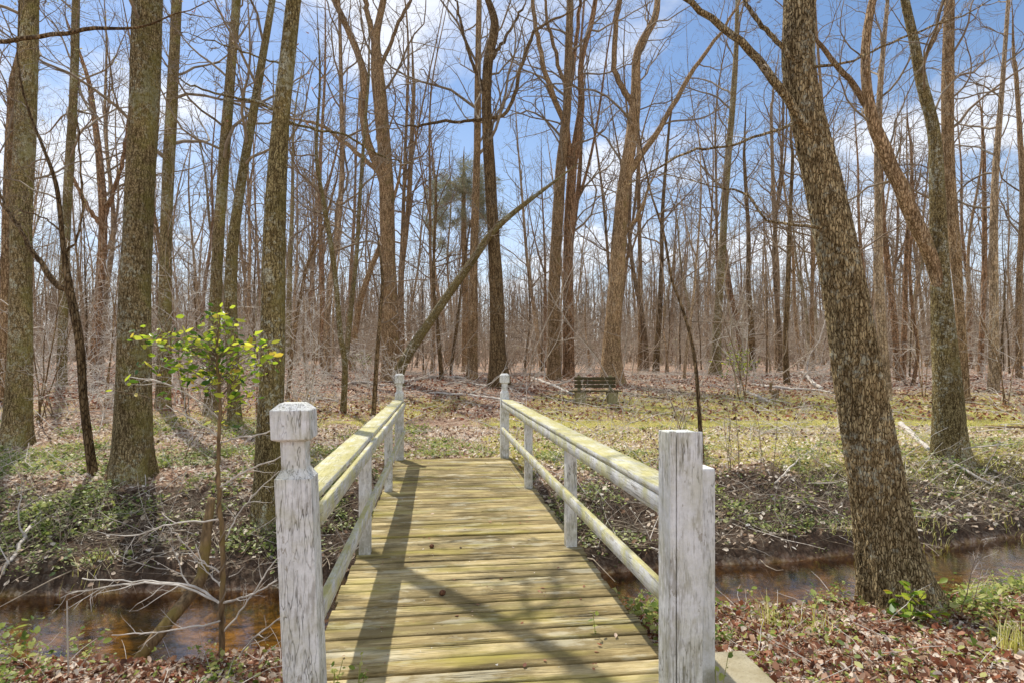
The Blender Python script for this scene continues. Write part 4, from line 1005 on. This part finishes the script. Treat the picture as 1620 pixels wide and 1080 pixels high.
for tr_ in ([(347, 953, 4), (307, 928, 4), (256, 921, 3), (128, 915, 2)], [(343, 950, 4), (284, 927, 3), (227, 922, 3), (131, 933, 2), (97, 945, 1.5)], [(350, 980, 3), (330, 987, 3), (241, 1000, 2), (176, 1004, 1.5)],
            [(352, 953, 4), (392, 942, 3), (437, 918, 2)], [(354, 1050, 3), (372, 1047, 3), (398, 1013, 3), (449, 973, 2)], [(352, 908, 3), (312, 880, 2), (270, 834, 1.5)], [(349, 821, 3), (270, 828, 2.5), (210, 847, 2), (159, 843, 1.5)],
            [(347, 700, 3), (390, 690, 3), (447, 680, 2)], [(347, 770, 3), (400, 740, 3), (445, 722, 2)], [(346, 660, 3), (300, 625, 2), (240, 600, 2), (200, 597, 1)], [(346, 690, 3), (300, 660, 2), (262, 640, 1.5)],
            [(352, 860, 3), (385, 800, 2), (440, 745, 1.5)], [(352, 1000, 3), (385, 960, 2.5), (425, 900, 2), (450, 870, 1)], [(352, 930, 3), (325, 900, 2), (310, 860, 1.5)]):
    yy = Yh; L_ = []
    dyy = rng.uniform(-.09, .09)
    for q in tr_: L_.append(np.append(P(q[0], q[1], yy), q[2] / F * Yh / 2)); yy += dyy
    c_ = catmull(np.array(L_), 16); c_[:, :3] -= bs; c_[2:, :3] += rng.normal(0, .004, (14, 3)); tw.append(c_)
TW = np.stack(tw); b1, r1 = spawn(TW[:, :, :3], TW[:, :, 3], 5, .25, .98, .35, (25, 60), .02, 6, .16, .7, .0016)
b2, r2 = spawn(b1, r1, 3, .2, 1, .45, (25, 60), .02, 4, .16, .8, .0012)
V, Q = join([tube_batch(TW[:, :, :3], TW[:, :, 3], 6), tube_batch(b1, r1, 4), tube_batch(b2, r2, 3)])
link('crown', mesh_np('crown', V, Q), M['twig_pale'], hol)
lv = []
for px_, py_, n_, rx, ry in ((322, 552, 40, .10, .08), (372, 590, 36, .10, .06), (290, 545, 26, .08, .05), (252, 535, 24, .05, .05), (310, 590, 26, .10, .04), (400, 545, 14, .05, .04), (345, 500, 12, .03, .06), (368, 625, 14, .06, .05), (345, 522, 30, .06, .08), (390, 560, 34, .09, .07), (350, 575, 20, .08, .08), (240, 578, 10, .05, .03), (215, 600, 3, .04, .03), (235, 625, 3, .04, .03), (355, 640, 12, .06, .12), (330, 610, 14, .12, .06)):
    c_ = P(px_, py_, Yh) - bs; lv.append(c_ + rng.normal(0, 1, (int(n_ * 2.0), 3)) * np.array([rx * 1.25, .15, ry]) * .85)
lv = np.concatenate(lv); nrm = norm(rng.normal(0, .7, (len(lv), 3)) + np.array([0, -.25, .7]))
V, Q = leaf_mesh('l', lv, (.034 + .045 * rng.random(len(lv))), .7, .45, .15, face=nrm)
link('foliage', mesh_np('foliage', V, Q), M['holly'], hol)
hb = []
for c_ in lv[::5]:
    i0 = np.argmin(np.abs(st[:, 2] - (c_[2] - .02 - .22 * rng.random()))); t_ = np.linspace(0, 1, 5)[:, None]; hb.append(st[i0, :3] * (1 - t_) + c_ * t_ + np.array([0, 0, .03]) * np.sin(t_ * 3.14))
hb = np.stack(hb); V, Q = tube_batch(hb, np.full((len(hb), 5), .0022), 4); link('twig', mesh_np('twig', V, Q), M['twig_brown'], hol)

# leaning snapped log
lg = stem_from_px([(185, 1090, 14, 4.3), (212, 1050, 15, 4.45), (268, 982, 18, 4.6), (316, 917, 18, 4.85), (322, 880, 16, 4.9), (334, 795, 13, 5.0), (336, 788, 9, 5.0), (336, 787, 1, 5.0)], 4.7, 50)
lb = lg[0, :3].copy(); lg[:, :3] -= lb
V, Q = tube_batch(lg[None, :, :3], lg[None, :, 3], 18, lambda Pp, a: 1 + .12 * np.sin(a * 3 + Pp[..., 2:3] * 9) + .07 * np.sin(a * 7 + Pp[..., 2:3] * 21))
lo = link('dead_log', mesh_np('dead_log', V, Q), M['rotten'], None, lb); tag(lo, 'snapped rotten log leaning out of the stream beside the holly sapling', 'log')

# single dry reed
r_ = stem_from_px([(109, 1075, 2.4), (107, 1010, 2.2), (106, 950, 1.8)], 4.1, 10); r_[0, 2] -= .2; rb = r_[0, :3].copy(); r_[:, :3] -= rb
V, Q = tube_batch(r_[None, :, :3], r_[None, :, 3] * 1.2, 6); o = link('reed_stalk', mesh_np('reed_stalk', V, Q), M['dead_wood'], None, rb); tag(o, 'single dry upright reed stalk in front of the stream', 'reed')

# bare saplings
def bare_sapling(px_, py_, h, label, nst=3, lean=(0, 0), rad=.007, mat='twig_brown', cat='sapling', name='bare_sapling', group=None, kk=6, wob=.10, spread=.15):
    x_, y_, z_ = hit(px_, py_); rg = np.random.default_rng(int(px_ * 7 + py_))
    base = np.array([x_, y_, z_]); root = thing(name, base, label, cat, group)
    d = norm(np.stack([rg.normal(lean[0], spread, nst), rg.normal(lean[1], spread, nst), np.ones(nst)], -1)); cur = np.concatenate([rg.normal(0, .05, (nst, 2)), np.full((nst, 1), -.05)], 1); pts = [cur]; hh = h * rg.uniform(.6, 1, nst)
    for j in range(8): d = norm(d + rg.normal(0, wob, d.shape)); cur = cur + d * (hh / 8)[:, None]; pts.append(cur)
    Pp = np.stack(pts, 1); R_ = rg.uniform(.8, 1.2, (nst, 1)) * rad * (1 - .75 * np.linspace(0, 1, 9)[None])
    a1, b1 = spawn(Pp, R_, kk, .25, 1, .3, (30, 65), .02, 6, .15, .7, .002, rg=rg); a2, b2 = spawn(a1, b1, 4, .2, 1, .45, (30, 60), .02, 4, .15, .8, .0015, rg=rg)
    V, Q = tube_batch(Pp, R_, 7); link('stem', mesh_np('stem', V, Q), M[mat], root)
    V, Q = join([tube_batch(a1, b1, 4), tube_batch(a2, b2, 3)]); link('twig_crown', mesh_np('twig_crown', V, Q), M['twig_pale'], root)
    return root
bare_sapling(1075, 720, 2.0, 'cluster of thin bare stems left of the capless post on the bank', 3, (.0, .0), .007)
bare_sapling(1085, 700, 2.4, 'dark twin stems directly behind the capless post', 2, (-.12, 0), .009)
bare_sapling(1160, 745, 1.7, 'spindly bare shrub right of the shorter grey post', 4, (.18, 0), .006)
bare_sapling(1215, 770, 1.9, 'thin bare shrub on the bank left of the thick leaning trunk', 4, (.1, 0), .006)
bare_sapling(295, 735, 1.8, 'thin dark stem on the bank right of the stout flaring trunk', 2, (.12, 0), .008)
bare_sapling(440, 690, 1.8, 'twiggy stem behind the near left post', 3, (.25, 0), .007)
bare_sapling(505, 668, 1.7, 'slanting bare stems left of the left handrail', 3, (.3, 0), .008)
bare_sapling(85, 660, 2.6, 'leafless shrub between the far left trunk and the forked tree', 5, (-.15, 0), .012, spread=.3)
bare_sapling(1300, 690, 1.2, 'dry twig shrub at the foot of the thin leaning trunk', 3, (.1, 0), .005)
bare_sapling(1525, 975, .9, 'wiry young stem on the near bank right of the thick leaning trunk', 2, (.25, 0), .004)

for (px_, py_, h_, lab, n_, ln_, kk_) in ((60, 668, 6.0, 'many stemmed bare understory tree between the two lichen spotted left trunks', 4, .12, 9), (300, 660, 6.5, 'bare understory tree between the stout trunk and the pale straight trunk', 3, -.08, 9),
        (175, 640, 7.0, 'spreading bare understory tree right behind the forked tree', 4, .05, 9), (405, 655, 6.0, 'bare understory tree behind the mossy blotched trunk', 3, .1, 9), (486, 640, 6.5, 'bare understory tree behind the near left post', 4, .0, 9),
        (1175, 640, 5.0, 'wispy bare understory tree beside the bright green bush', 3, .05, 8), (1465, 628, 6.5, 'wispy bare understory tree left of the mossy split trunk', 3, -.05, 9), (1590, 640, 6.5, 'wispy bare understory tree at the right beyond the yellow moss', 4, -.05, 9), (670, 600, 5.5, 'bare understory tree behind the far left bridge post', 3, .1, 8), (840, 606, 5.5, 'bare understory tree left of the bench', 3, .05, 8)):
    bare_sapling(px_, py_, h_, lab, n_, (ln_, 0), .017, 'bark_brown', 'tree', 'understory_tree', None, kk_, .09, .09)

# bright bushes in the clearing
def leafy_bush(px_, py_, h, wdt, label, n=160, mat='holly', ls=.09):
    x_, y_, z_ = hit(px_, py_); rg = np.random.default_rng(int(px_))
    root = thing('leafy_bush', (x_, y_, z_), label, 'bush')
    t_ = np.linspace(0, 1, 9); stm = np.stack([.08 * np.sin(t_ * 4), 0 * t_, h * t_ - .05], -1)
    V, Q = tube_batch(stm[None], (.018 * (1 - .8 * t_))[None], 7); link('stem', mesh_np('stem', V, Q), M['twig_brown'], root)
    c_ = rg.normal(0, 1, (n, 3)) * np.array([wdt * .5, wdt * .45, h * .17]) + np.array([0, 0, h * .8])
    hb = []
    for q in c_[::3]:
        tt = np.linspace(0, 1, 5)[:, None]; s0 = stm[int(np.clip((q[2] / h - .25) * 8, 2, 7))]; hb.append(s0 * (1 - tt) + q * tt)
    hb = np.stack(hb); V, Q = tube_batch(hb, np.full((len(hb), 5), .005), 4); link('twig_crown', mesh_np('twig_crown', V, Q), M['twig_brown'], root)
    q = np.repeat(c_, 3, 0) + rg.normal(0, .05, (n * 3, 3))
    V, Q = leaf_mesh('l', q, rg.uniform(.6, 1.2, len(q)) * ls, .9, .45, .2, rg=rg); link('foliage', mesh_np('foliage', V, Q), M[mat], root)
leafy_bush(1168, 622, 1.45, .62, 'small bright green bush in the clearing left of the fallen white branches', 110)
leafy_bush(573, 600, 1.1, .6, 'faint green shrub in the woods behind the left handrail', 60, 'herb', .07)

# holly seedling at the foot of the leaning trunk, and small plants
def seedling(px_, py_, label, leaves, ls, hgt, mat='holly', Yd=None, z0=None):
    if Yd is None: x_, y_, z_ = hit(px_, py_)
    else: x_, y_, z_ = P(px_, py_, Yd); z_ = z0
    rg = np.random.default_rng(int(px_ + py_)); root = thing('seedling', (x_, y_, z_), label, 'seedling')
    stems = []; pos = []; az = []; nr = []
    for dx, dz, n_ in leaves:
        t_ = np.linspace(0, 1, 7)[:, None]; end = np.array([dx, rg.normal(0, .05), dz]); stems.append(end * t_ ** np.array([1.3, 1.3, .8]))
        for j in range(n_):
            f = rg.uniform(.45, 1); a_ = rg.uniform(0, 6.28); pos.append(end * np.array([f, f, f ** .8])); az.append(a_); nr.append([np.cos(a_) * -.3 + rg.normal(0, .25), np.sin(a_) * -.3 - .2, 1])
    S_ = np.stack(stems); V, Q = tube_batch(S_, np.full((len(S_), 7), .0028), 5); link('stem', mesh_np('stem', V, Q), M['twig_brown'], root)
    V, Q = leaf_mesh('l', np.array(pos), rg.uniform(.7, 1.2, len(pos)) * ls, .5, .5, .15, face=norm(np.array(nr)), az=np.array(az), rg=rg); link('foliage', mesh_np('foliage', V, Q), M[mat], root)
seedling(1440, 985, 'holly seedling with toothed green leaves at the foot of the thick leaning trunk', [(-.01, .30, 9), (.07, .26, 6), (-.10, .22, 5), (-.16, .09, 8), (.13, .10, 8), (.02, .08, 6), (.2, .12, 4)], .085, .3)
seedling(1295, 985, 'upright dark green seedling on the near bank by the grass tuft', [(.0, .2, 5), (.02, .12, 4)], .07, .2, 'herb_dark')
ux, uy = B(.92, 3.38)
rt = thing('seedling', (ux, uy, 0.0), 'tiny seedling sprouting through the deck boards by the right lower rail', 'seedling')
S_ = np.linspace([0, 0, -.05], [-.02, .0, .13], 6)[None]; V, Q = tube_batch(S_, np.full((1, 6), .002), 5); link('stem', mesh_np('stem', V, Q), M['herb'], rt)
q = np.array([[-.02, 0, .13], [-.015, 0, .09], [0, 0, .05], [0, 0, .03], [.0, 0, .02], [0, 0, .11]]); V, Q = leaf_mesh('l', q, np.array([.045, .04, .05, .05, .04, .04]), .5, .5, .1); link('foliage', mesh_np('foliage', V, Q), M['herb'], rt)
for (u, s_, lab, n_, hh) in ((-.50, 2.98, 'small weed growing by the foot of the near left post', 16, .14), (-.38, 2.93, 'leafy weed on the deck edge right of the near left post', 14, .16), (1.31, 2.66, 'ivy sprig climbing the foot of the shorter grey post', 14, .2)):
    x_, y_ = B(u, s_); rg = np.random.default_rng(int(abs(u) * 100))
    rt = thing('weed', (x_, y_, 0.0), lab, 'weed')
    S_ = np.stack([np.linspace([0, 0, -.06], [rg.normal(0, .03), rg.normal(0, .03), hh * f], 6) for f in (.6, .8, 1)]); V, Q = tube_batch(S_, np.full((3, 6), .0018), 4); link('stem', mesh_np('stem', V, Q), M['herb'], rt)
    q = S_[rg.integers(0, 3, n_), rg.integers(2, 6, n_)] + rg.normal(0, .012, (n_, 3)); V, Q = leaf_mesh('l', q, rg.uniform(.02, .045, n_), .7, .6, .15, rg=rg); link('foliage', mesh_np('foliage', V, Q), M['herb'], rt)

# ------------------------------------------------------------------ the bench
bx_, by_, bz_ = hit(943, 638)
bench = thing('park_bench', (bx_, by_, bz_), 'weathered slatted bench on two stubby blocks facing the stream in the clearing', 'bench', rz=.02)
sc_ = by_ / F
def local_box(name, mat, x0, x1, y0, y1, z0, z1, parent, bev=.008):
    bm = bmesh.new(); box_bm(bm, x0, x1, y0, y1, z0, z1, bev); return from_bm(name, bm, mat, parent)
wb = 66 * sc_ / 2
bm = bmesh.new()
for kz in range(3): box_bm(bm, -wb, wb, .205, .245, .50 + kz * .125, .60 + kz * .125, .008)
from_bm('backrest', bm, M['bench'], bench)
bm = bmesh.new()
for ky in range(3): box_bm(bm, -wb * 1.30, wb * 1.12, -.30 + ky * .155, -.155 + ky * .155, .385, .43, .008)
from_bm('seat', bm, M['bench'], bench)
for sx_ in (-1, 1):
    bm = bmesh.new()
    cxp = sx_ * wb * .76
    r = bmesh.ops.create_cube(bm, size=1)
    for v_ in r['verts']:
        tp = v_.co.z > 0; v_.co = Vector((cxp + v_.co.x * (.34 if tp else .27), .0 + v_.co.y * (.42 if tp else .34), .383 if tp else -.1))
    bmesh.ops.bevel(bm, geom=bm.edges[:], offset=.015, segments=2, affect='EDGES'); from_bm('leg', bm, M['bench_block'], bench)
    bm = bmesh.new(); box_bm(bm, cxp - .055, cxp + .055, .248, .33, .0, .90, .02); from_bm('back_post', bm, M['bench_block'], bench)

# tree stump beside the fallen branches, kiosk at the right edge
def stump(px_, py_, r_, h_, label, tilt=0):
    x_, y_, z_ = hit(px_, py_); zz = np.concatenate([[-.1], np.linspace(0, h_, 8), [h_, h_]]); rr = np.concatenate([[r_ * 1.25], r_ * (1 + .25 * np.exp(-np.linspace(0, 6, 8))), [r_ * .92, .002]])
    Pp = np.stack([tilt * zz, 0 * zz, zz + np.array([0] * 9 + [.004, .006])], -1); V, Q = tube_batch(Pp[None], rr[None], 18, lambda P_, a: 1 + .08 * np.sin(a * 3) + .05 * np.sin(a * 7 + 1))
    o = link('tree_stump', mesh_np('tree_stump', V, Q), M['rotten'], None, (x_, y_, z_)); tag(o, label, 'stump')
stump(1227, 630, .11, .30, 'short sawn stump in front of the fallen white branches', .02)
stump(1219, 621, .05, .38, 'narrow broken stub behind the short sawn stump', .05)
kx, ky, kz = hit(1640, 626)
kio = thing('trail_sign', (kx, ky, kz), 'dark wooden sign box with a sloping grey top at the right edge of the woods', 'sign', rz=-.3)
local_box('post', M['kiosk'], -.05, .05, -.05, .05, -.2, .35, kio); local_box('sign_box', M['kiosk'], -.28, .28, -.12, .12, .30, .78, kio)
bm = bmesh.new()
vs = [bm.verts.new(c_) for c_ in ((-.36, -.24, .80), (.36, -.24, .80), (.36, .2, 1.02), (-.36, .2, 1.02), (-.36, -.24, .83), (.36, -.24, .83), (.36, .2, 1.05), (-.36, .2, 1.05))]
for f in ((0, 3, 2, 1), (4, 5, 6, 7), (0, 1, 5, 4), (1, 2, 6, 5), (2, 3, 7, 6), (3, 0, 4, 7)): bm.faces.new([vs[i_] for i_ in f])
from_bm('sign_roof', bm, M['kiosk_roof'], kio)

# fallen branches and logs
def fallen(pts, label, mat='dead_wood', branches=0, name='fallen_branch', cat='branch', lift=.03, seed=1):
    W = []
    for px_, py_, wd in pts:
        x_, y_, z_ = hit(px_, py_); W.append([x_, y_, z_ + lift, wd * y_ / F / 2])
    W = catmull(np.array(W), 24); W[:, 2] = np.maximum(W[:, 2], terrain(W[:, 0], W[:, 1]) + .4 * W[:, 3]); base = W[0, :3].copy(); W[:, :3] -= base
    W[1:-1, :3] += np.random.default_rng(seed).normal(0, .012, (22, 3))
    W = np.vstack([[*W[0, :3], .001], W, [*W[-1, :3], .001]])
    root = thing(name, base, label, cat)
    V, Q = tube_batch(W[None, :, :3], W[None, :, 3], 9); link('main_stem', mesh_np('main_stem', V, Q), M[mat], root)
    if branches:
        rg = np.random.default_rng(seed); a1, b1 = spawn(W[None, 1:-1, :3], W[None, 1:-1, 3], branches, .2, 1, .4, (25, 70), .03, 7, .2, .6, .006, flat=.5, rg=rg); a2, b2 = spawn(a1, b1, 3, .3, 1, .5, (25, 60), .0, 5, .2, .7, .004, flat=.5, rg=rg)
        V, Q = join([tube_batch(a1, b1, 6), tube_batch(a2, b2, 4)]); link('twig_crown', mesh_np('twig_crown', V, Q), M[mat], root)
    return root
fallen([(1190, 608, 3), (1215, 612, 5), (1250, 616, 5), (1290, 618, 4), (1320, 622, 3)], 'long bleached fallen branch lying behind the short sawn stump', branches=5, seed=3)
fallen([(1300, 618, 6), (1285, 608, 5), (1275, 596, 4), (1268, 590, 3)], 'bleached forked branch sticking up near the dark curved pole tree', branches=6, seed=4, lift=.1)
fallen([(1180, 622, 3), (1200, 630, 4), (1215, 638, 3)], 'tangle of bleached twigs in front of the short sawn stump', branches=9, seed=5, lift=.08)
fallen([(838, 597, 4), (860, 605, 5), (890, 618, 5), (905, 624, 3)], 'pale fallen branch lying just left of the bench', branches=3, seed=6)
fallen([(1425, 672, 9), (1445, 690, 8), (1470, 712, 7), (1520, 742, 5), (1570, 770, 3)], 'bleached fallen branch slanting down the bank at the split trunk', branches=4, seed=7)
fallen([(1560, 676, 7), (1590, 679, 7), (1625, 677, 8)], 'dark rotting log lying in the yellow moss at the right edge', 'rotten', 0, 'fallen_log', 'log', seed=8)
fallen([(1225, 770, 3), (1260, 735, 3), (1300, 700, 2)], 'thin bleached stick lying up the bank left of the thick leaning trunk', branches=3, seed=9)
fallen([(5, 915, 5), (25, 880, 6), (55, 830, 6), (80, 795, 4)], 'grey dead branch lying on the bank at the left edge', branches=3, seed=10)
fallen([(640, 605, 4), (690, 598, 5), (740, 600, 4)], 'grey branch pile lying at the foot of the toppled trunk', 'dead_wood', 9, seed=12, lift=.06)
fallen([(130, 632, 4), (165, 628, 5), (210, 640, 4)], 'fallen branch on the ground between the forked tree and the stout trunk', 'twig', 4, seed=13)
fallen([(680, 622, 3), (760, 628, 4), (830, 640, 3)], 'pale dead branch on the ground beyond the end of the bridge', 'dead_wood', 7, seed=14)

N = 170; du = rng.uniform(-.5, 1.05, N); ds = rng.uniform(2.3, 9.8, N)
q = np.stack([du * math.cos(TH) - ds * math.sin(TH), du * math.sin(TH) + ds * math.cos(TH), np.full(N, .004)], -1)
V, Q = leaf_mesh('l', q, .012 + .03 * rng.random(N) ** 2, .15, .5, .2)
tag(link('scattered_leaves', mesh_np('scattered_leaves', V, Q), M['litter']), kind='stuff')
fallen([(540, 612, 3), (570, 606, 4), (610, 612, 4)], 'low heap of bleached branches on the ground left of the far left bridge post', 'dead_wood', 14, seed=21, lift=.06)
fallen([(470, 640, 3), (500, 632, 3), (535, 636, 3)], 'bleached brush lying on the ground behind the near left post', 'dead_wood', 12, seed=22, lift=.05)
fallen([(700, 610, 3), (730, 606, 3), (770, 612, 3)], 'scatter of bleached branches before the dark bowed trunk', 'dead_wood', 14, seed=23, lift=.05)
fallen([(985, 622, 3), (1020, 628, 3), (1060, 632, 3)], 'grey brushwood lying right of the bench', 'twig', 14, seed=24, lift=.05)
# two cones on the deck
for (px_, py_, lab) in ((683, 866, 'small brown cone on the deck nearer the far end of the bridge'), (700, 941, 'larger brown cone on the deck nearer the yellow moss patch')):
    Yc = EYE * F / (py_ - HY); x_ = (px_ - CX) / F * Yc; r_ = .018 if py_ < 900 else .02
    t_ = np.linspace(0, 1, 12); Pp = np.stack([(t_ - .5) * r_ * 2.6, 0 * t_, 0 * t_ + r_ * .9], -1); rr = r_ * np.sin(np.clip(t_, .02, .98) * np.pi) ** .6
    V, Q = tube_batch(Pp[None], rr[None], 14, lambda P_, a: 1 + .18 * np.sin(a * 7 + np.arange(P_.shape[1])[None, :, None] * 3.14))
    o = link('pine_cone', mesh_np('pine_cone', V, Q), M['cone'], None, (x_, Yc, 0)); o.rotation_euler = (0, 0, .8); tag(o, lab, 'cone')
